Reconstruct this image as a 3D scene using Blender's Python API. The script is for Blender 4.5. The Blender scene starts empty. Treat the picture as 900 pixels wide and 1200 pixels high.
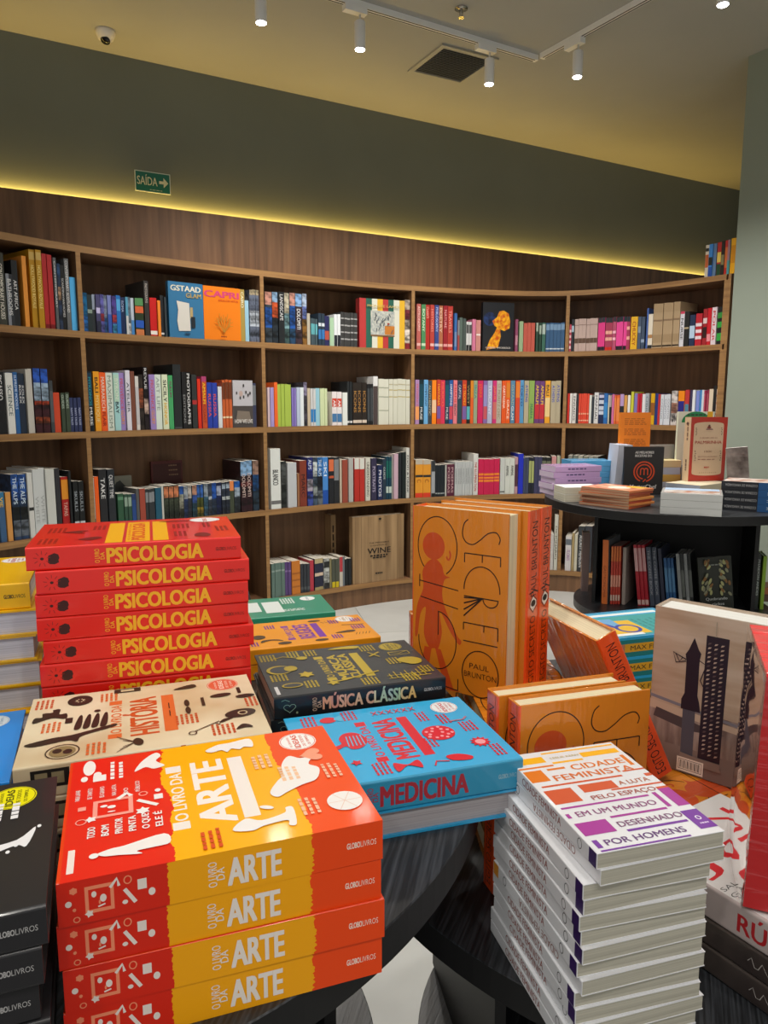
import bpy, math, random
from mathutils import Vector, Matrix
random.seed(11)
sc = bpy.context.scene
COL = sc.collection

# ------------------------------------------------------------------ camera, world, light, exposure
cam_d = bpy.data.cameras.new('camera'); cam = bpy.data.objects.new('camera', cam_d); COL.objects.link(cam)
cam.location = (0, 0, 1.5); cam.rotation_euler = (math.radians(90 - 8.4), 0, 0)
cam_d.sensor_fit = 'VERTICAL'; cam_d.sensor_height = 36; cam_d.lens = 870 / 1200 * 36; cam_d.clip_start = .02
sc.camera = cam
sc.view_settings.view_transform = 'Standard'; sc.view_settings.look = 'None'
sc.view_settings.gamma = 1; sc.view_settings.use_curve_mapping = False
sc.view_settings.exposure = 0.0
w = bpy.data.worlds.new('store_ambience'); sc.world = w; w.use_nodes = True
w.node_tree.nodes['Background'].inputs[0].default_value = (1, .97, .92, 1)
w.node_tree.nodes['Background'].inputs[1].default_value = .6
ZC = 3.61                      # ceiling height
TH = math.radians(29.4)        # direction of the long back wall
WD = Vector((math.cos(TH), math.sin(TH), 0)); WN = Vector((-math.sin(TH), math.cos(TH), 0))

def light(name, kind, loc, energy, color, target=None, parent=None, **kw):
    d = bpy.data.lights.new(name, kind); d.energy = energy; d.color = color
    for k, v in kw.items(): setattr(d, k, v)
    o = bpy.data.objects.new(name, d); COL.objects.link(o); o.location = loc
    if target is not None: o.rotation_euler = (Vector(target) - Vector(loc)).to_track_quat('-Z', 'Y').to_euler()
    if parent: o.parent = parent
    return o
# cove light behind the fascia: a long narrow source lying in the gutter, shining up the wall
cove_c = WD * 2.3 + WN * 5.072 + Vector((0, 0, 2.722))
cove = light('cove_light', 'AREA', cove_c, 23, (1, .62, .14), shape='RECTANGLE', size=9.0, size_y=.012, spread=math.radians(180))
cove.rotation_euler = Matrix((WD, WN * -1, Vector((0, 0, -1)))).transposed().to_euler()

# ------------------------------------------------------------------ materials
_M = {}
def lin(h, g=1.0):
    c = [int(h[i:i + 2], 16) / 255 for i in (0, 2, 4)]
    c = [(x / 12.92 if x <= .04045 else ((x + .055) / 1.055) ** 2.4) * g for x in c]
    return (min(c[0], .95), min(c[1], .95), min(c[2], .95), 1)
def mat(h, rough=.42, coat=0., g=1.0, spec=.5, metal=0.):
    k = (h, rough, coat, g, spec, metal)
    if k in _M: return _M[k]
    m = bpy.data.materials.new('paint_' + h); m.use_nodes = True
    b = m.node_tree.nodes['Principled BSDF']
    b.inputs['Base Color'].default_value = lin(h, g); b.inputs['Roughness'].default_value = rough
    b.inputs['Coat Weight'].default_value = coat; b.inputs['Coat Roughness'].default_value = .08
    b.inputs['Specular IOR Level'].default_value = spec; b.inputs['Metallic'].default_value = metal
    _M[k] = m; return m
def nodes(m):
    nt = m.node_tree; return nt, nt.nodes, nt.links, nt.nodes['Principled BSDF']
def noise_mat(name, c1, c2, scale, stretch, rough=.5, bump=.0, detail=4, lo=.35, hi=.65, coat=0, g=1., rot=(0, 0, 0), coord='Object'):
    if name in _M: return _M[name]
    m = bpy.data.materials.new(name); m.use_nodes = True; nt, N, Lk, b = nodes(m)
    tc = N.new('ShaderNodeTexCoord'); mp = N.new('ShaderNodeMapping'); ns = N.new('ShaderNodeTexNoise'); cr = N.new('ShaderNodeValToRGB')
    if any(rot): mp.vector_type = 'TEXTURE'; stretch = tuple(1 / q for q in stretch)
    mp.inputs['Scale'].default_value = stretch; mp.inputs['Rotation'].default_value = rot
    ns.inputs['Scale'].default_value = scale; ns.inputs['Detail'].default_value = detail
    cr.color_ramp.elements[0].position = lo; cr.color_ramp.elements[1].position = hi
    cr.color_ramp.elements[0].color = lin(c1, g); cr.color_ramp.elements[1].color = lin(c2, g)
    Lk.new(tc.outputs[coord], mp.inputs[0]); Lk.new(mp.outputs[0], ns.inputs[0]); Lk.new(ns.outputs[0], cr.inputs[0])
    Lk.new(cr.outputs[0], b.inputs['Base Color']); b.inputs['Roughness'].default_value = rough
    b.inputs['Coat Weight'].default_value = coat
    if bump:
        bp = N.new('ShaderNodeBump'); bp.inputs['Strength'].default_value = bump; bp.inputs['Distance'].default_value = .002
        Lk.new(ns.outputs[0], bp.inputs['Height']); Lk.new(bp.outputs[0], b.inputs['Normal'])
    _M[name] = m; return m
def film_mat(h, g=1.0):
    """printed cover under tight shrink film: glossy coat broken up by stretched wrinkles"""
    k = 'film_' + h
    if k in _M: return _M[k]
    m = bpy.data.materials.new(k); m.use_nodes = True; nt, N, Lk, b = nodes(m)
    b.inputs['Base Color'].default_value = lin(h, g); b.inputs['Roughness'].default_value = .45
    b.inputs['Coat Weight'].default_value = 1; b.inputs['Coat Roughness'].default_value = .06
    tc = N.new('ShaderNodeTexCoord'); mp = N.new('ShaderNodeMapping'); ns = N.new('ShaderNodeTexNoise')
    mp.inputs['Scale'].default_value = (5, 45, 45); mp.inputs['Rotation'].default_value = (0, 0, .25)
    ns.inputs['Scale'].default_value = 1.4; ns.inputs['Detail'].default_value = 3; ns.inputs['Distortion'].default_value = .6
    bp = N.new('ShaderNodeBump'); bp.inputs['Strength'].default_value = .9; bp.inputs['Distance'].default_value = .005
    Lk.new(tc.outputs['Object'], mp.inputs[0]); Lk.new(mp.outputs[0], ns.inputs[0]); Lk.new(ns.outputs[0], bp.inputs['Height'])
    Lk.new(bp.outputs[0], b.inputs['Coat Normal'])
    _M[k] = m; return m
def paper_mat(h='e8e2d2', g=1.0):
    k = 'page_edges_' + h
    if k in _M: return _M[k]
    m = bpy.data.materials.new(k); m.use_nodes = True; nt, N, Lk, b = nodes(m)
    tc = N.new('ShaderNodeTexCoord'); mp = N.new('ShaderNodeMapping'); ns = N.new('ShaderNodeTexNoise'); cr = N.new('ShaderNodeValToRGB')
    mp.inputs['Scale'].default_value = (3, 3, 900); ns.inputs['Scale'].default_value = 1.; ns.inputs['Detail'].default_value = 3
    c = lin(h, g); cr.color_ramp.elements[0].position = .3; cr.color_ramp.elements[1].position = .6
    cr.color_ramp.elements[0].color = (c[0] * .72, c[1] * .72, c[2] * .72, 1); cr.color_ramp.elements[1].color = c
    Lk.new(tc.outputs['Object'], mp.inputs[0]); Lk.new(mp.outputs[0], ns.inputs[0]); Lk.new(ns.outputs[0], cr.inputs[0]); Lk.new(cr.outputs[0], b.inputs['Base Color'])
    b.inputs['Roughness'].default_value = .8
    _M[k] = m; return m
WOOD = noise_mat('walnut_laminate', '5e422c', '825e40', 3.0, (9, 9, .55), .5, .15, 6, .3, .7)
EDGE = noise_mat('walnut_edge_band', '84603a', 'a47c4c', 2.0, (1.2, 1.2, 30), .5, .0, 4, .3, .7)
BOARD = noise_mat('walnut_board', '644630', '886244', 2.0, (2, 2, 12), .5, .0, 4, .3, .7)
BLACKWOOD = noise_mat('black_ash_wood', '191b1e', '4a4e54', 3.0, (80, 2.6, 20), .36, .25, 8, .42, .85, rot=(0, 0, -.55))
BLACK = mat('0b0b0d', .5)
EMIT = {}
def emit(name, col, s):
    m = bpy.data.materials.new(name); m.use_nodes = True; b = m.node_tree.nodes['Principled BSDF']
    b.inputs['Base Color'].default_value = (0, 0, 0, 1); b.inputs['Emission Color'].default_value = (*col, 1); b.inputs['Emission Strength'].default_value = s
    return m

# ------------------------------------------------------------------ mesh helpers
def tag(o, label=None, cat=None, group=None, kind=None):
    if label: o['label'] = label
    if cat: o['category'] = cat
    if group: o['group'] = group
    if kind: o['kind'] = kind
    return o
def mk(name, me, parent=None):
    o = bpy.data.objects.new(name, me); COL.objects.link(o)
    if parent: o.parent = parent
    return o
def empty(name, M):
    o = bpy.data.objects.new(name, None); COL.objects.link(o); o.matrix_world = M; o.empty_display_size = .05; return o
def mesh(name, v, f, mats, mi=None, smooth=False):
    me = bpy.data.meshes.new(name); me.from_pydata([tuple(p) for p in v], [], f)
    for m in mats: me.materials.append(m)
    if mi: me.polygons.foreach_set('material_index', mi)
    if smooth: me.polygons.foreach_set('use_smooth', [True] * len(f))
    me.update(); return me
def basis(o, X, Y, Z):
    X, Y, Z = Vector(X), Vector(Y), Vector(Z)
    return Matrix(((X.x, Y.x, Z.x, o[0]), (X.y, Y.y, Z.y, o[1]), (X.z, Y.z, Z.z, o[2]), (0, 0, 0, 1)))
def lying(x, y, z, yaw):        # spine toward the viewer, head to the left
    a = math.radians(yaw); return basis((x, y, z), (math.cos(a), math.sin(a), 0), (-math.sin(a), math.cos(a), 0), (0, 0, 1))
class MB:
    def __init__(s): s.v = []; s.f = []; s.m = []
    def box(s, a, b, m=0):
        n = len(s.v); x0, y0, z0 = a; x1, y1, z1 = b
        s.v += [(x0, y0, z0), (x1, y0, z0), (x1, y1, z0), (x0, y1, z0), (x0, y0, z1), (x1, y0, z1), (x1, y1, z1), (x0, y1, z1)]
        s.f += [[n + i for i in q] for q in ((0, 3, 2, 1), (4, 5, 6, 7), (0, 1, 5, 4), (1, 2, 6, 5), (2, 3, 7, 6), (3, 0, 4, 7))]
        s.m += [m] * 6; return s
    def prism(s, pts, lift, m=0, mside=None):
        """pts: 3D loop; lift: vector"""
        n = len(s.v); k = len(pts); lift = Vector(lift)
        s.v += [Vector(p) for p in pts] + [Vector(p) + lift for p in pts]
        s.f += [list(range(n, n + k))[::-1], list(range(n + k, n + 2 * k))]; s.m += [m, m]
        for i in range(k):
            j = (i + 1) % k; s.f.append([n + i, n + j, n + k + j, n + k + i]); s.m.append(m if mside is None else mside)
        return s
    def lathe(s, prof, c=(0, 0, 0), n=32, m=0):
        b = len(s.v)
        for r, z in prof:
            for i in range(n):
                a = 2 * math.pi * i / n; s.v.append((c[0] + r * math.cos(a), c[1] + r * math.sin(a), c[2] + z))
        for j in range(len(prof) - 1):
            for i in range(n):
                i2 = (i + 1) % n; s.f.append([b + j * n + i, b + j * n + i2, b + (j + 1) * n + i2, b + (j + 1) * n + i]); s.m.append(m)
        s.f.append([b + i for i in range(n)][::-1]); s.m.append(m)
        s.f.append([b + (len(prof) - 1) * n + i for i in range(n)]); s.m.append(m)
        return s
    def build(s, name, mats, parent=None, smooth=False):
        if not isinstance(mats, (list, tuple)): mats = [mats]
        return mk(name, mesh(name, s.v, s.f, mats, s.m, smooth), parent)

# ------------------------------------------------------------------ lettering
_T = {}
def glyphs(t, bold=.018):
    k = (t, min(bold, 0))
    if k not in _T:
        c = bpy.data.curves.new('lettering', 'FONT'); c.body = t; c.size = 1; c.resolution_u = 3; c.offset = min(bold, 0); c.fill_mode = 'FRONT'
        o = bpy.data.objects.new('lettering', c); me = bpy.data.meshes.new_from_object(o)
        v = [(p.co.x, p.co.y) for p in me.vertices]; f = [list(p.vertices) for p in me.polygons]
        bpy.data.objects.remove(o); bpy.data.curves.remove(c); bpy.data.meshes.remove(me)
        if v:
            x0 = min(p[0] for p in v); x1 = max(p[0] for p in v); s = 1 / .72
            v = [((p[0] - x0) * s, p[1] * s) for p in v]; wd = (x1 - x0) * s
        else: wd = 1
        _T[k] = (v, f, wd)
    return _T[k]
class Print:
    """flat print: polygons on a plane, each item a hair above the one before"""
    def __init__(s, step=.00001, base=.00006): s.v = []; s.f = []; s.m = []; s.mats = []; s.z = base; s.st = step
    def _m(s, c):
        m = c if not isinstance(c, str) else mat(c)
        if m not in s.mats: s.mats.append(m)
        return s.mats.index(m)
    def faces(s, pts, fs, c):
        n = len(s.v); i = s._m(c); s.v += [(p[0], p[1], s.z) for p in pts]
        s.f += [[n + q for q in f] for f in fs]; s.m += [i] * len(fs); s.z += s.st; return s
    def poly(s, pts, c): return s.faces(pts, [list(range(len(pts)))], c)
    def blob(s, pts, c):
        P = [Vector(q) for q in pts]; n = len(P); out = []
        for i in range(n):
            a, b, d, e = P[i - 1], P[i], P[(i + 1) % n], P[(i + 2) % n]
            for k in range(4): t = k / 4; out.append(tuple(.5 * ((2 * b) + (d - a) * t + (2 * a - 5 * b + 4 * d - e) * t * t + (-a + 3 * b - 3 * d + e) * t ** 3)))
        return s.poly(out, c)
    def curve(s, pts, w, c):
        P = [Vector(q) for q in pts]; P = [2 * P[0] - P[1]] + P + [2 * P[-1] - P[-2]]; out = []
        for i in range(1, len(P) - 2):
            a, b, d, e = P[i - 1:i + 3]
            for k in range(5): t = k / 5; out.append(tuple(.5 * ((2 * b) + (d - a) * t + (2 * a - 5 * b + 4 * d - e) * t * t + (-a + 3 * b - 3 * d + e) * t ** 3)))
        return s.line(out + [tuple(P[-2])], w, c)
    def rect(s, x0, y0, x1, y1, c): return s.poly([(x0, y0), (x1, y0), (x1, y1), (x0, y1)], c)
    def disc(s, x, y, rx, ry, c, n=24, a=0):
        ca, sa = math.cos(a), math.sin(a); P = []
        for i in range(n):
            t = 2 * math.pi * i / n; px, py = rx * math.cos(t), ry * math.sin(t); P.append((x + px * ca - py * sa, y + px * sa + py * ca))
        return s.poly(P, c)
    def ring(s, x, y, rx, ry, w, c, n=36, a0=0, a1=360):
        P = []; F = []; full = a1 - a0 >= 360
        for i in range(n + 1):
            t = math.radians(a0 + (a1 - a0) * i / n); P += [(x + rx * math.cos(t), y + ry * math.sin(t)), (x + (rx - w) * math.cos(t), y + (ry - w) * math.sin(t))]
        for i in range(n): F.append([2 * i, 2 * i + 2, 2 * i + 3, 2 * i + 1])
        return s.faces(P, F, c)
    def line(s, pts, w, c):
        P = []; F = []; n = len(pts)
        for i in range(n):
            a = pts[max(i - 1, 0)]; b = pts[min(i + 1, n - 1)]; d = math.hypot(b[0] - a[0], b[1] - a[1]) or 1
            nx, ny = -(b[1] - a[1]) / d * w / 2, (b[0] - a[0]) / d * w / 2
            P += [(pts[i][0] + nx, pts[i][1] + ny), (pts[i][0] - nx, pts[i][1] - ny)]
        for i in range(n - 1): F.append([2 * i, 2 * i + 1, 2 * i + 3, 2 * i + 2])
        return s.faces(P, F, c)
    def text(s, t, x, y, h, c, ang=0, width=None, bold=.018, anchor='l'):
        v, f, wd = glyphs(t, bold); sx = h if width is None else width / wd
        a = math.radians(ang); ca, sa = math.cos(a), math.sin(a); off = {'l': 0, 'c': -wd * sx / 2, 'r': -wd * sx}[anchor]
        # heavier strokes: the letters struck again a little to each side
        sh = [(0, 0)] if bold <= 0 else [(-bold, 0), (bold, 0)] if bold < .03 else [(-bold, -bold * .45), (bold, -bold * .45), (-bold, bold * .45), (bold, bold * .45)]
        for dx, dy in sh: s.faces([(x + ((p[0] + dx) * sx + off) * ca - (p[1] + dy) * h * sa, y + ((p[0] + dx) * sx + off) * sa + (p[1] + dy) * h * ca) for p in v], f, c)
        return s
    def scrib(s, x, y, n, wd, h, gap, c, vertical=True, seed=1):
        """small illegible lines of print"""
        r = random.Random(seed)
        for i in range(n):
            P = []; F = []; q = 0
            while q < wd * .92:
                l = wd * r.uniform(.1, .26); l = min(l, wd - q)
                x0, x1, y0, y1 = (x + i * gap, x + i * gap + h, y + q, y + q + l) if vertical else (x + q, x + q + l, y - i * gap, y - i * gap + h)
                k = len(P); P += [(x0, y0), (x1, y0), (x1, y1), (x0, y1)]; F.append([k, k + 1, k + 2, k + 3]); q += l + wd * .05
            s.faces(P, F, c)
        return s
    def mesh(s, name, plane, dims):
        """plane: 'cover' (x,y) on top, 'spine' (x,z) on the spine, 'upright' (u,v) upright page frame"""
        L, W, T = dims; V = []
        for x, y, e in s.v:
            if plane == 'cover': V.append((x, y, T + e))
            elif plane == 'spine': V.append((x, -e, y))
            elif plane == 'upright': V.append((L - y, x, T + e))
            elif plane == 'tail': V.append((L + e, x, y))
            elif plane == 'back': V.append((L - y, W - x, -e))
        return mesh(name, V, s.f, s.mats, s.m)

# ------------------------------------------------------------------ a book: cover (boards and spine), page_block, print
_B = {}
def cover_mesh(L, W, T, b, r, mats):
    k = ('c', round(L, 4), round(W, 4), round(T, 4), b, r, tuple(m.name for m in mats))
    if k in _B: return _B[k]
    P = [(W, 0)]
    if r:
        for i in range(4): a = math.pi * 1.5 - math.pi / 2 * i / 3; P.append((r + r * math.cos(a), r + r * math.sin(a)))
        for i in range(4): a = math.pi - math.pi / 2 * i / 3; P.append((r + r * math.cos(a), T - r + r * math.sin(a)))
    else: P += [(0, 0), (0, T)]
    P += [(W, T), (W, T - b), (b, T - b), (b, b), (W, b)]
    n = len(P); v = [(0, y, z) for y, z in P] + [(L, y, z) for y, z in P]
    f = []; mi = []
    for i in range(n):
        j = (i + 1) % n; f.append([i, i + n, j + n, j])
        y = max(P[i][0], P[j][0]); mi.append(1 if (y <= r + 1e-6 and len(mats) > 1) else 0)
    m = n - 4                       # index of (W,T-b)
    for o in (0, n):                # end caps as quads: top board, spine, bottom board
        q = [[o + m + 1, o + m, o + m - 1] + [o + i for i in range(m - 2, m // 2 - 1, -1)],
             [o + m + 1] + [o + m // 2] + [o + m // 2 - 1] + [o + m + 2],
             [o + m + 2] + [o + i for i in range(m // 2 - 1, -1, -1)] + [o + n - 1]]
        for a in q: f.append(a if o else a[::-1]); mi.append(0)
    me = mesh('book_cover', v, f, mats, mi); _B[k] = me; return me
def page_mesh(L, W, T, b, ins, m, curve=0):
    k = ('p', round(L, 4), round(W, 4), round(T, 4), b, ins, m.name)
    if k in _B: return _B[k]
    me = mesh('page_block', *(lambda q: (q.v, q.f))(MB().box((ins, b, b), (L - ins, W - ins, T - b))), [m]); _B[k] = me; return me
def book(name, label, M, dims, cover, group=None, pages='e8e2d2', spine=None, hard=True, art=None, parts=None, r=.0022, g=1., pg=1., pmat=None, b=None, cat='book'):
    """art: list of (part name, mesh) already laid out in the book's own frame; cached meshes may be shared"""
    L, W, T = dims; root = empty(name, M); tag(root, label, cat, group)
    b = b or (.0026 if hard else .0007); ins = .004 if hard else .0006
    cm = cover if not isinstance(cover, str) else mat(cover, g=g)
    ms = [cm] if spine is None else [cm, spine if not isinstance(spine, str) else mat(spine, g=g)]
    c = mk('cover', cover_mesh(L, W, T, b, min(r, T * .3), ms), root)
    mk('page_block', page_mesh(L, W, T, b, ins, pmat or paper_mat(pages, pg)), root)
    for nm, me in (art or []): mk(nm, me, c)
    return root
_O = ('first', 'second', 'third', 'fourth', 'fifth', 'sixth', 'seventh', 'eighth', 'ninth')
ORD = ['', *_O, 'tenth', 'eleventh', 'twelfth', 'thirteenth', 'fourteenth', 'fifteenth', 'sixteenth', 'seventeenth', 'eighteenth', 'nineteenth']
for d_, e_ in (('twenty', 'twentieth'), ('thirty', 'thirtieth'), ('forty', 'fortieth'), ('fifty', 'fiftieth')): ORD += [e_] + [d_ + '-' + x for x in _O]
# ------------------------------------------------------------------ room shell
def struct(o): o['kind'] = 'structure'; return o
# floor: pale porcelain tiles with recessed joints
TILE = noise_mat('porcelain_tile', 'bcbebb', 'c8cac7', 3, (1, 1, 1), .28, .0, 5)
fl = struct(MB().box((-7, -3, -.08), (8, 9, -.006)).build('floor', mat('7c7c7a', .8)))
tm = MB(); tm.box((.0015, .0015, -.006), (.8985, .8985, 0)); tme = mesh('floor_tile', tm.v, tm.f, [TILE])
ta = math.radians(12); k = 0
for i in range(-3, 9):
    for j in range(-1, 9):
        x, y = i * .9 - .9, j * .9 + .12
        px, py = x * math.cos(ta) - y * math.sin(ta), x * math.sin(ta) + y * math.cos(ta)
        if -3.2 < px < 3.4 and -.4 < py < 6.4:
            t = mk('tile', tme, fl); t.location = (px, py, 0); t.rotation_euler.z = ta
PLASTER = noise_mat('ceiling_paint', 'a6a69e', 'aaaaa2', 2, (1, 1, 1), .9, .0, 3)
struct(MB().box((-7, -3, ZC), (8, 9, ZC + .1)).build('ceiling', PLASTER))
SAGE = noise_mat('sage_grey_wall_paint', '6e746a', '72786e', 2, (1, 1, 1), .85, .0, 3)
SAGE2 = noise_mat('sage_grey_wall_paint_lit', '8a9488', '8d978b', 2, (1, 1, 1), .85, .0, 3)  # back wall's sage paint in a lighter tone, spotlight put into the colour
def wallbox(name, a0, a1, b0, b1, m, z1=ZC):
    q = [WD * a + WN * b for a, b in ((a0, b0), (a1, b0), (a1, b1), (a0, b1))]
    return struct(MB().prism([(p.x, p.y, 0) for p in q], (0, 0, z1)).build(name, m))
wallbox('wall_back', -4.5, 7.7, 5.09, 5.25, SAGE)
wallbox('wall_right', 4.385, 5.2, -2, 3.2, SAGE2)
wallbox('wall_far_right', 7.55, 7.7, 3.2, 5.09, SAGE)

# ------------------------------------------------------------------ curved bookcase
PTS = [(-2.9, 2.1), (-2.315, 3.165), (-1.660, 4.134), (-.795, 4.910), (.212, 5.547), (1.396, 5.795), (2.255, 5.06), (2.75, 4.0)]
CP = []; NODE = []
for i in range(1, len(PTS) - 2):
    p0, p1, p2, p3 = [Vector(p) for p in PTS[i - 1:i + 3]]; NODE.append(len(CP))
    for q in range(24):
        t = q / 24; CP.append(.5 * ((2 * p1) + (p2 - p0) * t + (2 * p0 - 5 * p1 + 4 * p2 - p3) * t * t + (-p0 + 3 * p1 - 3 * p2 + p3) * t ** 3))
CP.append(Vector(PTS[-2])); NODE.append(len(CP) - 1)
SS = [0]
for i in range(1, len(CP)): SS.append(SS[-1] + (CP[i] - CP[i - 1]).length)
def cur(s):
    """point and inward normal on the shelf front line at distance s"""
    i = 0
    while i < len(SS) - 2 and SS[i + 1] < s: i += 1
    u = (s - SS[i]) / (SS[i + 1] - SS[i]); p = CP[i].lerp(CP[i + 1], u)
    a = CP[max(i - 1, 0)]; b = CP[min(i + 2, len(CP) - 1)]; t = (b - a).normalized()
    return p, t, Vector((-t.y, t.x))
DEP = .32
def nrm(i):
    a = CP[max(i - 1, 0)]; b = CP[min(i + 1, len(CP) - 1)]; t = (b - a).normalized(); return Vector((-t.y, t.x)), t
NS = [SS[NODE[k]] + (0, .021, .014, 0, 0, 0)[k] for k in range(6)]      # where the uprights stand
case = empty('bookcase', basis((0, 0, 0), (1, 0, 0), (0, 1, 0), (0, 0, 1)))
tag(case, 'tall curved walnut bookcase filled with books along the back wall', 'bookcase')
HZ = [2.335, 1.885, 1.339, .786, .1715]; BT = .036
def ribbon(name, i0, i1, z0, z1, depth, mats, d0=0., parent=case):
    """curved board between front line offsets d0 and depth"""
    m = MB(); n = i1 - i0 + 1
    for i in range(i0, i1 + 1):
        nn, t = nrm(i); a = CP[i] + nn * d0; b = CP[i] + nn * depth
        m.v += [(a.x, a.y, z0), (a.x, a.y, z1), (b.x, b.y, z1), (b.x, b.y, z0)]
    for k in range(n - 1):
        q = k * 4; m.f += [[q, q + 4, q + 5, q + 1], [q + 1, q + 5, q + 6, q + 2], [q + 3, q + 2, q + 6, q + 7], [q, q + 3, q + 7, q + 4]]; m.m += [1, 0, 0, 0]
    m.f += [[0, 1, 2, 3], [4 * n - 4, 4 * n - 1, 4 * n - 2, 4 * n - 3]]; m.m += [0, 0]
    return m.build(name, mats, parent)
for lv in range(5):
    for bay in range(5):
        ribbon('shelf', NODE[bay], NODE[bay + 1], HZ[lv] - BT, HZ[lv], DEP, [BOARD, EDGE])
for bay in range(5):
    ribbon('back_panel', NODE[bay], NODE[bay + 1], .0, HZ[0] - BT, DEP + .012, [WOOD, WOOD], d0=DEP + .001)
    ribbon('plinth', NODE[bay], NODE[bay + 1], 0, HZ[4] - BT, .03, [WOOD, WOOD], d0=.015)
for k in range(6):
    for lv in range(1, 5):
        c_, t, nn = cur(NS[k]); a = c_ + nn * -.0005; hw = .013; b = c_ + nn * (DEP - .001)
        z0, z1 = HZ[lv], HZ[lv - 1] - BT
        P = [a - t * hw, a + t * hw, b + t * hw, b - t * hw]
        m = MB(); m.prism([(p.x, p.y, z0) for p in P], (0, 0, z1 - z0)); m.m = [0, 0, 1, 0, 0, 0]
        m.build('divider', [WOOD, EDGE], case)
i = NODE[5]; nn, t = nrm(i); P = [CP[i] + t * .013, CP[i] + t * .033, CP[i] + t * .033 + nn * .36, CP[i] + t * .013 + nn * .36]
m = MB(); m.prism([(p.x, p.y, 0) for p in P], (0, 0, HZ[0])); m.m = [0, 0, 1, 0, 0, 0]; m.build('end_panel', [WOOD, EDGE], case)
# top cover board from the back of the top shelf to the straight fascia, then the fascia itself and the light gutter
FD = 4.78
m = MB(); back = []
for i in range(len(CP)):
    nn, t = nrm(i); p = CP[i] + nn * .02; back.append((p.x, p.y))
far = WD * 5.85 + WN * FD; far0 = WD * -3.2 + WN * FD
m.prism([(x, y, HZ[0] - .006) for x, y in back] + [(2.62, 5.9, HZ[0] - .006), (far.x - .6, far.y - .3, HZ[0] - .006), (far0.x, far0.y, HZ[0] - .006)], (0, 0, .004))
m.build('top_board', BOARD, case)
FT = 2.67
q = [WD * a + WN * b for a, b in ((-3.3, FD), (6.9, FD), (6.9, FD + .02), (-3.3, FD + .02))]
m = MB().prism([(p.x, p.y, HZ[0]) for p in q], (0, 0, FT - HZ[0])); m.build('fascia', WOOD, case)
q = [WD * a + WN * b for a, b in ((-3.3, FD + .02), (6.9, FD + .02), (6.9, 5.085), (-3.3, 5.085))]
m = MB().prism([(p.x, p.y, 2.5) for p in q], (0, 0, .03)); m.build('light_gutter', WOOD, case)
q = [WD * a + WN * b for a, b in ((-2.2, 5.068), (6.85, 5.068), (6.85, 5.082), (-2.2, 5.082))]
led = MB().prism([(p.x, p.y, 2.708) for p in q], (0, 0, .008)).build('led_strip', emit('led_strip_glow', (1, .72, .16), 20))
tag(led, 'warm yellow cove light strip glowing along the top of the bookcase', 'light strip')

# ------------------------------------------------------------------ ceiling fixtures
WHITE = mat('e8e8e6', .4); GREYW = mat('c8c8c4', .4)
GLOW = emit('lamp_glow', (1, .98, .95), 30)
def track(a, b, label):
    a = Vector(a); b = Vector(b); d = (b - a); L = d.length; d.normalize(); n = Vector((-d.y, d.x))
    M = basis((a.x, a.y, ZC), (d.x, d.y, 0), (n.x, n.y, 0), (0, 0, 1)); r = empty('track_rail', M); tag(r, label, 'track rail')
    MB().box((0, -.018, -.03), (L, .018, 0)).build('rail', WHITE, r)
    MB().box((.02, -.013, -.0312), (L - .02, -.006, -.030)).box((.02, .006, -.0312), (L - .02, .013, -.030)).build('conductor_groove', mat('18181a', .6), r)
track((-1.55, 3.48), (.940, 4.935), 'long white ceiling track rail running parallel to the back wall')
track((.967, 4.905), (2.16, 2.97), 'short white ceiling track rail turning toward the camera')
track((-1.45, .2), (1.0, 1.58), 'white ceiling track rail above the book tables, out of the picture')
def spot(x, y, label, d, target=None, e=40, size=125):
    r = empty('track_spotlight', basis((x, y, ZC), (d[0], d[1], 0), (-d[1], d[0], 0), (0, 0, 1))); tag(r, label, 'spotlight', 'spotlights on the ceiling tracks')
    MB().box((-.065, -.02, -.062), (.065, .02, -.03)).build('adapter', WHITE, r)
    MB().lathe([(.006, -.10), (.006, -.06)], (.03, 0, 0), 12).build('stem', GREYW, r)
    MB().lathe([(.029, -.235), (.0295, -.232), (.0295, -.10), (.027, -.096)], (.03, 0, 0), 28).build('lamp_body', WHITE, r, True)
    MB().lathe([(.024, -.238), (.026, -.2352)], (.03, 0, 0), 24).build('lens', GLOW, r)
    lt = light('spot_beam', 'SPOT', (.03, 0, -.245), e, (1, .95, .88), parent=r, spot_size=math.radians(size), spot_blend=.7, shadow_soft_size=.06)
    if target:
        q = r.matrix_world.inverted() @ Vector(target) - Vector((.03, 0, -.245)); lt.rotation_euler = q.to_track_quat('-Z', 'Y').to_euler()
u1 = (WD.x, WD.y); u2 = (.52, -.854)
spot(-.64, 4.01, 'ceiling spotlight at the top edge above the exit sign, farthest to the left', u1, e=85)
spot(-.155, 4.295, 'white spotlight hanging left of the square air vent', u1, e=85)
spot(.60, 4.735, 'white spotlight hanging in front of the square air vent', u1, e=85)
spot(1.11, 4.675, 'white spotlight just past the corner of the rail', u2, e=85)
spot(1.60, 3.88, 'spotlight at the top edge nearest the sage side wall', u2, e=85)
spot(2.02, 3.19, 'spotlight on the short rail nearest the camera, above the round display table', u2, e=85)
for x, y, nm in ((-.95, .48, 'first'), (-.30, .85, 'second'), (.33, 1.20, 'third'), (.85, 1.49, 'fourth')):
    spot(x, y, nm + ' spotlight of the rail over the two front tables', u1, e=34)
track((-1.5, -1.15), (1.9, -.75), 'added white track rail behind the camera for front fill')  # unseen rail and spots, added to brighten the book spines from the front
for x, nm in ((-1.0, 'first'), (-.1, 'second'), (.8, 'third'), (1.6, 'fourth')):
    spot(x, -1.15 + (x + 1.5) * .4 / 3.4, nm + ' added fill spotlight behind the camera', (.993, .117), (x * .35, 1.3, .9), 44, 80)
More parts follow.
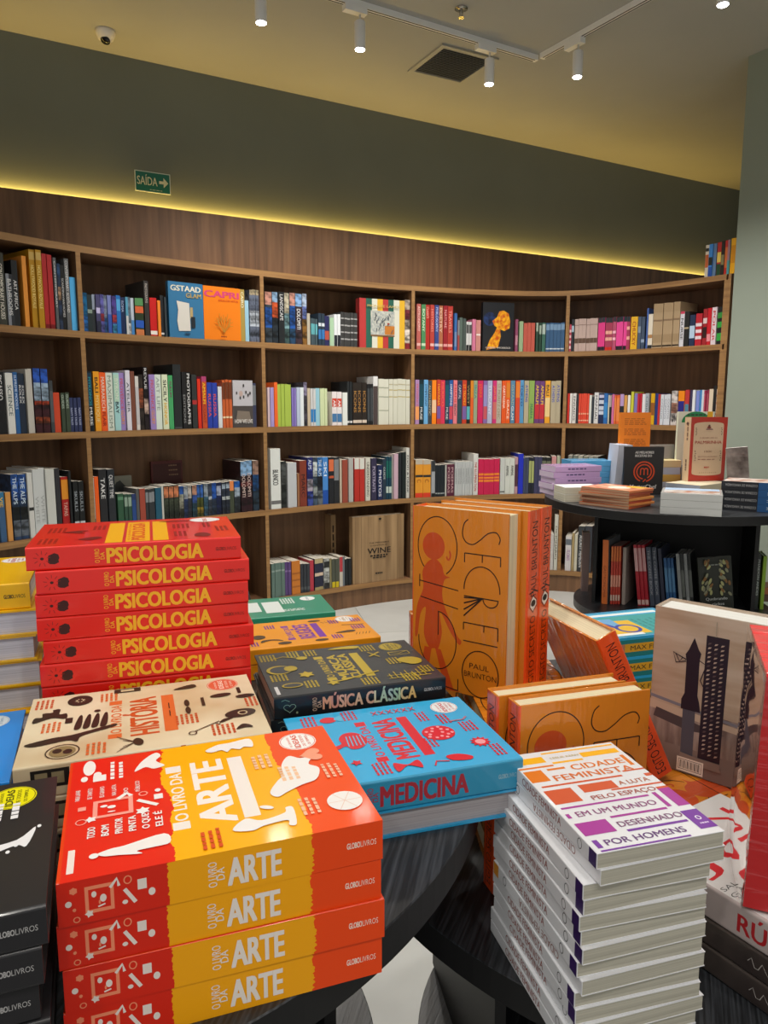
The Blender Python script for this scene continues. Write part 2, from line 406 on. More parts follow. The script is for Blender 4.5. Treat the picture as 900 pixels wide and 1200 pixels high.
# air vent
v0 = Vector((.346, 4.765)); vx = Vector((math.cos(math.radians(28)), math.sin(math.radians(28)))) ; vy = Vector((-vx.y, vx.x))
r = empty('air_vent', basis((v0.x, v0.y, ZC), (vx.x, vx.y, 0), (vy.x, vy.y, 0), (0, 0, 1))); tag(r, 'square slatted grey air vent in the ceiling beside the track lights', 'air vent')
S = .415; m = MB()
for a, b in (((0, 0), (S, .03)), ((0, S - .03), (S, S)), ((0, .03), (.03, S - .03)), ((S - .03, .03), (S, S - .03))): m.box((a[0], a[1], -.012), (b[0], b[1], 0))
m.build('vent_frame', mat('a4a49c', .6), r); MB().box((.03, .03, -.002), (S - .03, S - .03, -.0005)).build('vent_back', mat('1c1c1a', .9), r)
for k in range(18):
    y = .036 + k * .0195; s = MB(); s.prism([(.03, y, -.011), (.03, y + .009, -.003), (.03, y + .0105, -.004), (.03, y + .0015, -.012)], (S - .06, 0, 0)); s.build('slat', mat('8c8c84', .6), r)
# sprinkler
r = empty('fire_sprinkler', basis((.418, 4.37, ZC), (1, 0, 0), (0, 1, 0), (0, 0, 1))); tag(r, 'small chrome fire sprinkler on the ceiling above the air vent', 'sprinkler')
CH = mat('b8b4a8', .25, metal=1.)
MB().lathe([(.036, -.006), (.034, -.001), (.03, 0)], n=24).build('rosette', CH, r, True); MB().lathe([(.008, -.045), (.011, -.03), (.007, -.005)], n=14).build('nozzle', CH, r)
MB().lathe([(.017, -.05), (.017, -.047)], n=16).build('deflector', CH, r)
# security camera
r = empty('security_camera', basis((-1.60, 4.62, ZC), (1, 0, 0), (0, 1, 0), (0, 0, 1))); tag(r, 'white dome security camera with black lens on the ceiling by the back wall', 'camera')
MB().lathe([(.030, -.052), (.042, -.046), (.053, -.02), (.055, -.012), (.055, 0)], n=32).build('housing', mat('e0ddd6', .35), r, True)
eye = MB().lathe([(.012, -.014), (.026, -.008), (.033, .004), (.036, .022), (.036, .03)], n=28); e = eye.build('eyeball', mat('e0ddd6', .35), r, True)
e.location = (.004, -.012, -.05); e.rotation_euler = (math.radians(-32), 0, 0)
l = MB().lathe([(.012, -.02), (.024, -.013), (.027, -.010)], n=24).build('lens', mat('0a0a0c', .12), e, True)
# exit sign on the back wall
sa, sb = 1.0563, 1.2785; o = WD * sa + WN * 5.082; sw, sh = sb - sa, .125
M = basis((o.x, o.y, 2.827), (WD.x, WD.y, 0), (0, 0, 1), (-WN.x, -WN.y, 0)); M = basis((o.x, o.y, 2.827), (WD.x, WD.y, 0), (0, 0, 1), tuple(Vector((WD.x, WD.y, 0)).cross(Vector((0, 0, 1)))))
r = empty('exit_sign', M); tag(r, 'green SAÍDA exit sign with an arrow on the back wall', 'sign')
MB().box((0, 0, 0), (sw, sh, .004)).build('sign_panel', mat('cfd8cc', .5), r)
p = Print(.0004, .0045); p.rect(.005, .005, sw - .005, sh - .005, '0c6a58')
p.text('SAÍDA', .014, .042, .052, 'd8dcb8', width=.125); p.poly([(.150, .058), (.178, .058), (.178, .036), (.208, .067), (.178, .098), (.178, .076), (.150, .076)], 'd8dcb8')
p.scrib(.09, .014, 1, .09, .004, .01, 'b8c8a8', False); mk('sign_lettering', mesh('sign_lettering', p.v, p.f, p.mats, p.m), r)

# ------------------------------------------------------------------ books on the curved bookcase
# one line per run of alike books: distance along the shelf, total width, copies, height (mm), cover colour, _bands and ~titles (fractions of the height), description
BOOKS = '''
@0 1 hardback_book
760 39 1 351 3b3c35 ~CONTEMPORARY HOUSES:e8e4d8:.08-.85|olive grey
803 35 1 254 2a2e36 _0-1:8a8f98:L ~BATHROOMS:dcdcdc:.2-.9|silver and black
838 31 1 325 1c1e22 ~ART AFRICA:e8e8e8:.25-.7|black
892 23 1 353 e8963a |narrow orange
933 32 1 392 b8860f _.87-.97:c9a860 ~HOLLYWOOD ROYALE:f2dc8c:.25-.8|tall ochre
965 30 1 394 b8860f _.87-.97:c9a860 ~HOLLYWOOD ROYALE:f2dc8c:.25-.8|tall ochre
1001 51 2 384 b3262a _0-.06:7a1518|tall red
1057 16 1 368 5a5d60 ~CONTEMPORARY:d8d8d8:.3-.95|thin grey
1075 18 1 340 33415c _.45-.65:c8a080 _.8-1:31507c|thin blue photo
1095 21 1 335 17181a ~SCANDINAVIAN HOMES:c8c8c8:.2-.8|thin black
1119 24 1 373 66686a ~CONTEMPORARY SCOTLAND:e4e4e4:.25-.97|grey
1144 32 1 280 55b4f0 |light blue
@1 1 hardback_book
1205 29 1 206 1c6a9c _0-.4:2f7bd0|teal blue photo
1236 28 1 200 243033 _.5-.6:8a9a90|dark green
1265 19 1 203 30343a _.6-1:9aa4b8|black and white
1284 24 1 205 4a4670 _.5-.65:c8c0e8 _0-.3:2a2c40|dark violet
1309 21 1 207 6a68b8 _.3-.5:a83a4a|violet blue photo
1332 18 1 205 8a96b0 _0-.4:34609c|pale blue photo
1353 22 1 207 7a84c0 _0-.5:3858b0|lavender blue
1376 27 1 205 584898 _0-.25:4aa8d8 _.3-.5:d04858|purple photo
1405 24 1 212 2070c0 _.6-.9:58a8e0|bright blue
1430 27 1 205 182850 ~ROMA:a8b8d8:.6-.9|navy
1460 15 1 208 58a0c0 _0-.5:d0d0d0|teal and white
1476 14 1 209 788898 _0-.3:e8e8e8|grey photo
1492 19 1 206 c0ccd8 _0-.4:4888c8|white and blue
1514 55 2 210 28381f _.8-1:58905a _.6-.78:d8683a _.2-.4:2858b8 _0-.16:c87848|green and orange patterned
1574 29 1 310 34302f ~PHOTOGRAPHS:b8b0a8:.6-.95|tall dark grey
1608 43 1 219 c81818 _.04-.14:f0e8e0|glossy red
1653 18 1 206 f08828 |narrow orange
1673 22 1 238 202225 _.05-.1:d8d8d8|thin black
1696 14 1 230 303a40 |very thin slate
2200 32 1 321 a89048 ~CAIRO:f0e8c8:.65-.95|beige gold
2235 27 1 256 9cc8e0 |pale blue
2264 72 3 328 687084 _.3-.6:c0c8d4 _.9-1:b8a888|grey photographic
@2 1 hardback_book
2379 50 1 323 384048 _.3-.7:2858a8 _.75-1:c89080|blue coast photo
2431 42 1 326 283038 _.5-.8:d05830 _.8-1:88a8c8|orange and blue photo
2475 43 1 329 1c2024 ~LANDSCAPE:d0d0d0:.45-.95|black
2520 37 1 327 78a0a8 _.6-1:c0b8a0 _0-.3:405858|teal photo
2559 42 1 331 284868 _.3-.75:2858a8 _.75-1:c89080|blue coast photo
2602 51 1 329 403038 _.75-1:88b0e0 ~DOLOMITI:e0e0e0:.3-.7|brown and sky photo
2655 34 1 333 88602c _.5-.75:6878b8 _.75-1:b0c0d8|ochre mountain photo
2691 23 1 208 b8b0a0 |narrow cream
2718 54 3 177 405058 _.4-.8:60a8b0|small teal striped
2781 47 2 215 283848 _.6-.7:d0d8e0 _.2-.5:3878b8|small dark blue
2831 35 1 201 282858 _.2-.5:b05040|small indigo
2869 32 1 192 a8c8a8 |pale green
2903 48 2 217 e0e4e8 _0-.35:20242c|white over black
2955 131 5 234 3c3c3c _.2-.24:a0a0a0 _.4-.44:a0a0a0 _.6-.64:a0a0a0 _.8-.84:a0a0a0|dark checked
3472 41 1 350 b8a898 _.15-.4:e8dcd0 _.6-.8:783038 _0-.12:882830|red and white photo
@3 1 hardback_book
3565 32 1 325 b86058 _.08-.14:e0b0a8 ~ASTRONOMY:e8c8c0:.4-.95|coral
3602 34 1 323 4a8858 _.08-.14:c0d8b8 ~BOTANY:d0e8c8:.4-.9|green
3637 33 1 322 b02820 ~CLASSICS:f0a898:.7-.95|red
3673 33 1 324 b84038 _.08-.14:e8b8b0 ~HISTORIES:e89080:.4-.9|light red
3710 33 1 322 384888 _.08-.14:b8c0e0 ~PHILOSOPHY:b8c8f0:.4-.95|blue
3746 33 1 321 b06848 _.08-.14:e0b8a0 ~POETRY:e8c8b0:.4-.95|terracotta
3783 34 1 323 981c28 _.08-.14:e09898 ~NATURE:e0a0a0:.5-.9|dark red
3819 41 1 321 b83830 _.08-.14:e8a8a0 ~TRAVELS:e8a090:.4-.9|scarlet
3871 22 1 271 3868a8 _.1-.5:7088b0|narrow blue
3897 15 1 222 a04848 _.5-1:808890|small red and grey
3914 24 1 241 586860 |small grey green
3941 26 1 236 485450 |small dark grey
3969 42 2 213 d0d0d0 _0-.2:181818 _.6-.9:505050|small white over black
4018 28 1 233 d07898 |small pink
4048 36 1 227 c88880 _.5-.55:e8e0d8|small salmon
4364 20 1 241 904868 _.2-.5:c08898|narrow plum
4395 30 1 226 98b088 |pale green
4430 86 3 217 c05848 |coral red
4525 18 1 217 284838 _.7-1:a0b0a0|narrow dark green
4548 18 1 218 204030 _.6-.9:a0b0a0|narrow deep green
4571 26 1 218 386858 _.6-.95:b0c0b8|sea green
4601 137 5 217 305880 _.08-.12:d0d8e0 _.75-.95:7898b8|steel blue
@4 1 hardback_book
4789 18 1 240 20242c _.6-.8:a8c0d0|narrow black
4763 25 1 202 c04058 _.1-.2:f0c8c8 _.3-.4:f0c8c8 _.5-.6:f0c8c8 _.7-.8:f0c8c8|pink dotted
4811 168 6 242 c0a8a0 _.25-.4:604838 _.8-.82:806860|beige
4982 52 2 243 e03888 _.85-1:282c34 _0-.12:201820|bright pink and black
5035 53 2 240 a83858 _.85-1:282c34 _.3-.4:f0b0a0 _.5-.6:f0b0a0 _0-.1:d02818|pink dotted and black
5090 25 1 243 b85070 _.85-1:382c34 _.3-.38:f8c0d0 _.5-.58:f8c0d0|heart patterned pink
5117 77 3 240 e84898 _.85-1:202c34 _0-.12:201820|bright pink and black
5196 24 1 236 a83858 _.85-1:203038 _.3-.4:f0b0a0 _.6-.7:f0b0a0|pink dotted and black
5223 50 1 233 e8b428 ~CHUCKY:a02818:.12-.85|yellow
5277 24 1 230 485870 _.5-.7:8898a8|slate blue
5302 26 1 228 405068 _.2-.3:98a8c0|slate dotted
5339 12 1 286 4868b0 |narrow royal blue
5352 34 1 242 e0d8c8 _.3-.4:b08050 _0-.1:282828|white and tan
5388 198 8 311 b09878 _.12-.3:a08868 _.6-.64:887058 _.03-.06:282018 _.8-1:a89070|tall tan
5588 31 1 240 d8d8e0 _.93-1:d04060 ~NURSE:303038:.2-.8|white
5623 36 1 236 202224 _.5-.55:b0a080|black
5663 39 1 210 203050 _.25-.65:b8d0e8|white and blue
5704 48 2 217 b82030 _.2-.3:e8d8e0 _.4-.5:e8d8e0 _.6-.7:e8d8e0|red checked
5756 29 1 241 a02028 _.2-.5:301818 _.6-.75:e0c8c8|red patterned
5787 27 1 244 c81828 _.1-.3:e89098|scarlet
5817 34 1 246 e0d0d8 ~POLAR:c02038:.1-.9|white
5855 59 2 247 14181a _.1-.3:30a040 _.45-.6:30a040 _.7-.85:308838|black and green
@4 0 paperback_book
5742 24 1 210 d8d0c0 _.3-.7:c06030 _.8-.9:282828|white and orange
5768 27 1 211 3888d8 _.35-.6:202820 _0-.3:2050a8|sky blue
5797 23 1 212 6080a8 |grey blue
5824 28 1 215 b82828 _0-.35:1c4828 _.4-.7:f0d060|red and green
5854 22 1 217 181818 _.3-.6:888058|black
5877 20 1 218 d87038 _0-.2:c02020 _.8-1:c02828|orange and red
5899 17 1 218 4898a0 _.4-1:a07888|teal
5919 32 1 224 f0b010 _.3-.8:d89008|yellow
@0 2 coffee_table_book
711 46 1 312 14151a ~PICASSO:e0e0e0:.55-.95|black
762 38 1 309 e4e4e0 ~SCIENCE:607070:.3-.8|white
802 23 1 314 2860a0 ~SUPREME MODELS:d0e0f8:.4-.95|blue
826 38 2 311 202c40 ~ROLEX:e8e8e8:.5-.8|dark navy
869 37 2 334 c8c4bc |cream
910 78 2 339 401c24 _.78-1:3060c8 _.5-.78:a8c0d8 _.44-.5:e05030 _.15-.25:a04828|sunset photo
992 20 1 276 404448 _.2-.8:585c60|wrapped grey
1016 34 1 213 d04828 |orange red
1055 46 2 214 3c4838 ~GUIDES:b8c8b8:.6-.95|dark green
1105 61 3 187 303860 ~NAVY TALES:b8c0e0:.2-.7|small navy
@1 2 coffee_table_book
1204 32 1 332 101820 _.42-.97:18384c ~MYKONOS:2898a8:.43-.9 ~MUSE:e8e8e8:.1-.4|teal and black
1244 35 1 331 f0a020 ~BALI:202020:.65-.9 ~MYSTIQUE:f8d890:.15-.6|yellow orange
1282 36 1 327 f06020 ~MARRAKECH:f8d8c8:.35-.92 ~FLAIR:a02010:.08-.32|orange red
1319 40 1 326 dce4d8 ~MAXIMALISM:90a090:.05-.95|off white
1361 35 1 327 a8d8d8 _.5-.97:b8dcc8 ~BAY:182830:.3-.5 ~BYRON:e8f0e0:.55-.9|pale aqua
1397 33 1 328 a088c8 ~PROVENCE:d05860:.37-.9 ~GLORY:f0a040:.1-.35|lavender
1434 28 1 343 e0dce8 ~ATELIER:505868:.3-.8|white
1466 25 1 339 7c4838 |brown
1494 21 1 311 dcd8d4 _.1-.8:c8c4c8|narrow white
1516 28 1 321 38302c _.4-.75:a85838|brown photo
1547 28 1 366 282024 _.25-.5:d8b8a8 ~REVUE:d8d8d8:.65-.98|dark photo
1579 36 1 323 a088c8 ~PROVENCE:d05860:.37-.9 ~GLORY:f0a040:.1-.35|lavender
1617 38 1 324 dce8dc ~ART LIFE:98a8a0:.35-.95|mint white
1659 37 1 325 e0e8c8 ~SICILY:181818:.5-.9 ~HONOR:f0b820:.08-.48|cream and yellow
1699 29 1 321 48a868 ~TULUM:802060:.6-.9|green
1732 50 1 387 24282a _.01-.03:505458|thick glossy black
1788 26 1 343 1c1c1e ~EDITIONS:909090:.1-.6|black
1816 32 1 344 181818 ~PHOTOGRAPHS:e8e8e8:.08-.97|black
1852 32 1 329 303434 _.45-.53:b03030|charcoal
1890 23 1 304 e03018 |narrow red
1917 33 1 320 b04070 _0-.9:c85028 ~AMALFI:f8d020:.48-.88 ~COAST:a83018:.1-.45|orange and purple
1954 67 2 285 2840a8 ~RUSSIA:e85838:.25-.75|royal blue
2028 27 1 259 d8dce0 |white
2060 63 3 303 c86030 _.6-.95:6c3820 _.2-.24:f0d8b0|orange and brown
2268 28 1 284 383c58 _.5-.95:787c80|dark blue
@2 2 coffee_table_book
2381 16 1 258 d8c0c8 |narrow pink white
2399 26 1 258 a898d0 |lavender
2429 24 1 292 f06828 |narrow orange
2456 103 4 282 a8c050 |lime green
2562 33 2 255 8878c0 |violet
2598 26 1 261 b8c4dc |pale lavender
2626 27 1 261 e0e8ec |white
2656 28 1 296 504c58 _.7-1:8c84a0|grey violet photo
2685 22 1 256 c8b8a0 |beige
2710 38 2 256 d0d0d0 _.1-.45:3080c0|white and blue
2750 31 1 257 98c8d8 |light blue
2783 59 3 257 d0dcb0 |pale yellow
2883 76 2 235 e8e0e0 _.55-.8:d04028 _.1-.35:4878a8 ~ART:f8f8f8:.45-.75|white and red
2964 39 1 229 e4e8e4 |plain white
3006 38 2 307 202428 _.05-.1:d8d8d8|black
3047 116 3 302 28201c _.05-.12:d8c8b8 ~ICONS:b08040:.3-.8|black and gold
3167 46 2 291 1c1c20 _.1-.9:404448|narrow black
3218 37 1 346 e0e0e0 _0-.8:4c4040|brown and white
3258 86 2 329 d8d8c8 _.3-.32:a0a490 _.6-.62:a0a490 _.8-.82:a0a490|ivory lined
3346 182 5 331 d4d4c4 _.6-.62:b8a868 _.75-.77:b8a868 _.87-.89:b8b090|ivory gold ruled
@3 2 travel_book
3556 32 1 326 b088b8 _.1-.4:f0a060 ~PROVENCE:d06870:.4-.9|lavender
3591 33 1 327 102830 _.4-.9:184858 ~MUSE:e0e0e0:.1-.38|teal and black
3627 33 1 327 70b0e0 ~SYMPHONY:183060:.4-.9|light blue
3662 31 1 321 404448 ~ALUTHENTIC:b0a890:.2-.9|grey
3695 35 1 325 f88818 _.25-.55:f0c8a0|bright orange
3734 30 1 328 c84030 _.12-.4:7858a0 ~HAVANA:f8b020:.42-.9|red and yellow
3766 35 1 325 d83858 ~MEXICO:f07048:.4-.95|magenta
3803 32 1 323 183850 _.4-.9:205868 ~MUSE:d8d8d8:.1-.38|navy and teal
3837 30 1 326 2858a0 _.1-.4:c84858 ~HAMPTONS:f0f0f0:.42-.9|blue and red
3870 31 1 326 e88088 ~MIAMI:d03838:.5-.9 ~BEACH:484850:.2-.45|salmon pink
3903 37 1 324 304850 _.56-.97:283050 ~CAPITAL:c8c8d0:.57-.9|dark green
3943 35 1 327 c84028 _.1-.4:7860a0 ~ST TROPEZ:f8a820:.42-.9|orange and purple
3981 28 1 324 202420 _.1-.4:58b0b8 ~WEST:a89060:.45-.9|black and gold
4012 25 1 325 e06028 _.6-1:d88828|narrow orange
4040 31 1 325 98a888 ~IBIZA:108888:.58-.9|sage green
4073 43 1 325 d02860 ~JODHPUR:f07020:.6-.92|magenta and orange
4119 32 1 325 8868a8 _.1-.4:c85860 _.4-.9:9890c8|purple
4154 39 1 326 b0b4d0 ~TUSCANY:e0e0f0:.2-.9|pale lavender
4195 31 1 326 d03078 _.1-.5:d07068 ~JAIPUR:f08838:.55-.88|magenta
4228 39 1 326 c0b8a8 ~ST MORITZ CHIC:988870:.1-.93|beige
4270 33 1 326 e85818 ~CARTAGENA:f8e8d8:.35-.88|orange
4305 33 1 327 f06010 _.6-.95:e08028 ~GRACE:f8e0c8:.1-.55|orange
4341 35 1 327 5888a8 ~GSTAAD:a8b098:.42-.9 ~GLAM:f0f0f0:.08-.4|blue grey
4379 34 1 327 d84828 _.6-.97:e88030|vermilion
4414 30 1 330 5898c8 ~TOKYO:103878:.4-.9|sky blue
4447 36 1 327 b8ac90 ~ATHENS:2848b0:.5-.9|sand
4486 42 1 327 90b058 ~MARFA:307858:.1-.45|apple green
4531 74 2 327 6c3c78 _.1-.45:c83038 ~AMALFI:f8d038:.45-.9|purple and yellow
4609 40 1 327 f0a828 _.15-.6:f0d090 ~BALI:202828:.65-.9|yellow
4652 75 2 327 b8ac90 ~ATHENS:2848b0:.5-.9|sand
@4 2 paperback_book
4777 17 1 229 d02818 |narrow red
4795 16 1 229 e8e4e0 |narrow white
4815 27 1 229 e0dcd8 ~ENSAIOS:404048:.1-.9|white
4844 15 1 216 303238 |narrow black
4861 76 5 229 e04830 _.3-.35:f0a080 _.08-.12:f0b090|coral red
4939 17 1 216 e0e0d8 |narrow white
4957 15 1 203 303840 |narrow charcoal
4974 32 1 235 dcdcdc ~MANUAL:606068:.1-.9|white
5008 39 1 228 182850 _.85-.95:c8c8e0 _.65-.78:c8d0e0 _.45-.58:c8d0e0 _.3-.42:c8d0e0|navy
5049 29 1 228 2868b0 _.2-.7:3888c8|blue
5080 9 1 215 e0dcc8 |very thin cream
5090 16 1 209 202420 _.6-1:b0a0a0|narrow black and grey
5108 18 1 221 d070a0 |narrow pink
5128 39 3 215 e06830 _.1-.9:e88848|narrow orange
5169 30 1 221 282830 _.6-1:b898c8|lilac over black
5202 22 1 214 d09850 |tan
5226 19 1 214 e8e8e4 |narrow white
5250 21 1 239 c8c840 |yellow green
5275 25 1 226 8078b8 |mauve
5303 30 2 226 c02838 |narrow crimson
5336 23 1 220 e0e0e4 |narrow white
5362 28 1 226 a8b0b8 ~OBRAS:707880:.1-.9|grey
5401 30 1 225 d8a818 _.3-.7:905828|yellow and brown
5434 23 1 225 203878 |navy
5460 17 1 219 c03030 |narrow red
5479 71 3 218 d0d4dc ~CONTOS:888c98:.2-.85|light grey
5561 43 1 242 d8d0cc _.35-.65:a87868 ~S:383838:.08-.3|white and brown photo
5609 45 1 241 e88818 _.25-.7:282880|orange and indigo
5656 31 1 247 b83838 _0-.6:508098|red over teal
5692 21 1 246 383050 |dark purple
5715 20 1 246 dce0e4 |narrow white
5738 23 1 240 7888d0 |periwinkle
5763 32 1 245 d0d8e0 _0-1:3880c0:L|white and blue
5798 33 2 245 902848 _0-.9:c06070:L|narrow maroon
5833 28 1 250 d8c8b0 |cream
5863 20 1 273 202020 |narrow black
5885 37 1 249 e0c8b8 _.3-.35:d08060 _.6-.65:d08060 _.8-.85:d08060|peach
5925 23 1 249 d8d0cc _.3-.6:c09088|white and pink
@0 3 art_book
684 31 1 259 3c6088 _.75-1:3878a0 ~VIE:f0c040:.7-.9|slate blue
720 27 1 256 d89850 |cream orange
755 39 1 345 30486c _.6-1:2858a8 _.05-.3:68707c _.3-.5:181c20 ~THE ALPS:d8e8f8:.55-.95|blue mountain
795 42 1 342 30486c _.6-1:2858a8 _.05-.3:68707c _.3-.5:181c20 ~THE ALPS:d8e8f8:.55-.95|blue mountain
839 27 1 348 d8d8d4 _.42-.47:303030|white banded
869 69 2 367 d0d4d4 ~WHITE:b0b4b4:.2-.6|thick white
940 53 2 362 d0d2cc |slim white
997 26 1 359 303034 |charcoal
1028 40 1 310 b01818 _.6-.95:e09028 ~TAPAS:e0b0a0:.3-.55|orange over red
1069 13 1 341 181c20 |thin black
1092 60 2 281 141618 _0-.2:c8ccd0 ~SKULLS:a0a8b0:.4-.8|black and white patterned
@1 3 art_book
1201 14 1 293 b8b8b0 _.1-.2:383838|narrow grey
1216 24 1 298 f06018 |orange
1244 45 1 337 242428 ~TAKE:e0e0e0:.5-.85|thick black
1296 42 1 334 262a30 ~QUIET TIME:d8d8d8:.5-.9|thick black
1354 36 1 187 305840 _.8-.9:609070|small green
1393 43 2 183 305040 _.6-.9:90a898|small dark green
1438 25 1 180 284888 _.8-1:283868|small blue
1465 19 1 208 585858 |small grey
1487 35 1 206 a04838 |terracotta
1525 60 3 202 303438 _.6-.9:888c90|small charcoal
1589 39 1 203 205870 |teal
1630 13 1 211 c8c8c0 |very narrow white
1645 93 3 212 303830 _.65-.97:d08058 _.3-.6:485040|green and orange photo
1742 28 1 202 a0a090 _.75-1:2858a8 _0-.3:383830|blue and cream photo
1772 27 1 200 304068 _.6-1:a0a8b0|grey and blue photo
1801 25 1 203 383c48 _.6-1:c0b8b0|pale topped photo
1828 32 1 201 305060 _.7-1:b88870 _.45-.7:3858a0|tan and blue photo
1863 42 2 203 58602c _.6-1:3868b8 _.1-.3:a08830|green and blue photo
1907 29 1 206 406880 _.6-1:909ca8|grey teal photo
1938 24 1 204 404858 _.5-.6:c0c8d0|slate photo
1964 31 1 207 304058 _.5-1:2858b0|blue mountain photo
1998 33 1 205 202c58 _.6-.9:a0a8c0|navy photo
2034 54 2 207 303848 _.45-.55:d0d8d8 _.8-.95:a0b0c0|dark banded photo
2091 30 1 210 404838 _.7-1:e08850|green with orange top
2124 41 1 207 384048 _.5-.9:a0b0c0 _.8-1:2868c0|blue and grey mountain photo
2168 87 2 337 301820 _.72-1:88b0d8 _.5-.6:804040 ~DOLOMITI:d0b8b0:.3-.75|tall maroon and sky photo
2259 44 1 334 283848 _.4-.72:205088 _.72-1:987868|tall coast photo
@2 3 art_book
2389 75 1 407 dce0dc ~BLANCO:303030:.4-.65 _.08-.14:707070|tall thick white
2471 40 1 318 303434 _.5-.95:505454|dark grey photo
2518 74 2 310 c0c4c8 |light grey
2596 16 1 231 986848 |thin tan
2615 54 1 317 803828 ~MARC:401c18:.2-.7|red brown
2672 45 1 338 283080 _.3-.55:a8a0b0 _0-.25:4050a0 ~ALPS:d8e0f0:.75-.95|navy and grey photo
2718 35 1 337 48586c _.6-.9:d0d8d8 _.2-.4:909898|grey photo
2756 42 1 335 282c38 _.6-1:3878c0 _0-.3:687078 ~THE ALPS:d0e0f0:.6-.95|blue and black mountain
2800 44 1 333 4888d0 _0-.3:2050a8 ~SKI:e0ecf8:.6-.9|bright blue
2848 41 1 331 202228 _.7-.95:d87048 _.55-.6:c05838|black with orange
2891 40 1 329 26282c _.5-.95:808488|black and grey
2941 16 1 316 c8bca8 |narrow cream
2958 43 1 308 984838 |rust red
3011 38 1 318 b0b0ac |light grey
3061 81 2 316 b83028 _.75-1:d8d8d0|red with white top
3152 38 1 313 d0d0c4 ~UNDERSTANDING:585850:.1-.9|off white
3197 44 1 311 34304c ~PORTRAITS:b0a8c0:.2-.8|dark purple
3249 41 1 259 202c54 ~PHOTOS:e0e0e8:.1-.85|navy
3292 26 1 302 283848 ~GUIDE:b8c0c0:.5-.8|narrow slate
3321 44 2 319 143c50 _.15-.3:b8c8c0 _.5-.9:186058|dark teal
3368 14 1 331 989490 |very thin grey
3384 35 1 336 c8a8b8 |dusty pink
3423 27 1 342 24282c |black
3452 30 1 347 1c2424 |greenish black
3488 49 1 378 d4d4cc ~FOOD & DRINK:383838:.1-.85|tall white
@3 3 paperback_book
3564 126 2 285 e09830 _.88-1:b8b0a0 _.54-.6:303030 _0-.12:d84028 ~C:a05818:.4-.48|thick yellow orange
3694 30 1 277 a0a4a8 _0-.1:202020 _.7-1:303438|grey and black
3730 79 4 243 20262c _.08-.12:98a0a0|black
3811 9 1 241 c8c8c0 |very thin white
3823 65 2 247 582038 ~POEMAS:c8a8a8:.1-.9|maroon
3892 148 7 263 bcc0c0 ~NARRATIVAS:909498:.35-.8|light grey
4046 39 1 320 d8d8d4 ~THE ILLUMINATION:b02820:.1-.8|tall white
4089 175 4 279 c82050 _.36-.42:f08830 _.45-.5:f08830 _.54-.6:f08830|crimson pink
4270 38 1 283 c8ccc8 _.05-.08:202020|white
4310 76 2 282 d0d4cc ~ANIMAL:303030:.5-.8|white
4389 24 1 289 b89098 _.2-.8:503040|pink and dark patterned
4416 39 1 315 2030c0 |ultramarine
4457 41 2 288 404860 |slate
4500 40 2 288 202430 _.3-.9:a8b070|black and yellow green
4543 58 2 294 404060 |violet slate
4602 69 2 288 1c1e1e _.3-.9:686c58|black patterned
4674 37 1 295 282028 _.7-1:c89090|pink topped black
4713 27 1 295 202420 _.6-1:a8b098|green topped black
@4 3 paperback_book
4796 33 1 303 303030 _.7-1:888880|patterned black
4832 36 1 304 282c2c _.7-1:707870|patterned black
4870 37 1 302 303434 _.7-1:a0a090|patterned charcoal
4909 37 1 300 202424 _.7-1:808070|patterned black
4949 36 1 301 303030 _.7-1:989890|patterned black
4987 38 1 303 242828 _.7-1:787870|patterned black
@2 4 art_book
2381 103 4 241 607870 _.75-.8:90a098|grey green
2487 47 2 237 584078 _.7-.75:8870a0|purple
2537 66 1 238 c87828 _.2-.25:a86020 _.4-.45:a86020 _.6-.65:a86020|orange
2610 73 3 207 30343c _.1-.2:505458|dark grey
2686 31 1 224 b83848 |narrow raspberry
2721 74 2 230 20243c _.85-1:b8a880 _.45-.55:d8c0a8 _0-.1:a89868|black and gold
2799 45 1 222 c8ccc8 _0-.2:383838 _.7-.9:282828|white photo
2849 16 1 218 88805c |narrow khaki
2866 56 2 213 4c5044 _0-.2:d0b818|dark with yellow foot
2927 26 1 220 c8c0b0 _.5-1:b83840|red over white
2956 19 1 217 687078 |narrow grey
2978 51 2 200 14181c |black
@3 4 art_book
4683 28 1 293 c8c4c0 |narrow white
4714 41 1 444 ccccc0 ~DICIONARIO:605850:.2-.8|tall white
@4 4 art_book
4801 45 1 277 d4d0d0 _.75-.92:687078 ~FLORES:a070a8:.3-.6|white
4848 19 1 307 a89468 |narrow khaki
4869 23 1 295 c8c4b0 |thin cream
4894 49 1 365 303438 ~AUDREY HEPBURN:d8d8d8:.1-.8|charcoal
4946 54 1 370 343840 ~HARPERS BAZAAR:e0e0e0:.2-.85|slate
'''
ROWN = {0: 'top board', 1: 'top shelf', 2: 'second shelf', 3: 'third shelf', 4: 'bottom shelf'}
BAYN = ['leftmost bay', 'second bay', 'middle bay', 'fourth bay', 'rightmost bay']
SG = .95
def shelf_M(s, t, h, z, inset=.012, tilt=0.):
    p, tt, n = cur(s + t / 2); o = p + n * inset - tt * (t / 2)
    return basis((o.x, o.y, z + h + .0006), (0, 0, -1), (n.x, n.y, 0), (tt.x, tt.y, 0))
_SP = {}
def dim(c, f=.45): return ''.join('%02x' % int(int(c[i:i + 2], 16) * f) for i in (0, 2, 4))
def photo_mat(c): return noise_mat('photo_print_' + c, dim(c), c, 38, (1, 1, .5), .35, detail=5, lo=.36, hi=.6, g=SG)
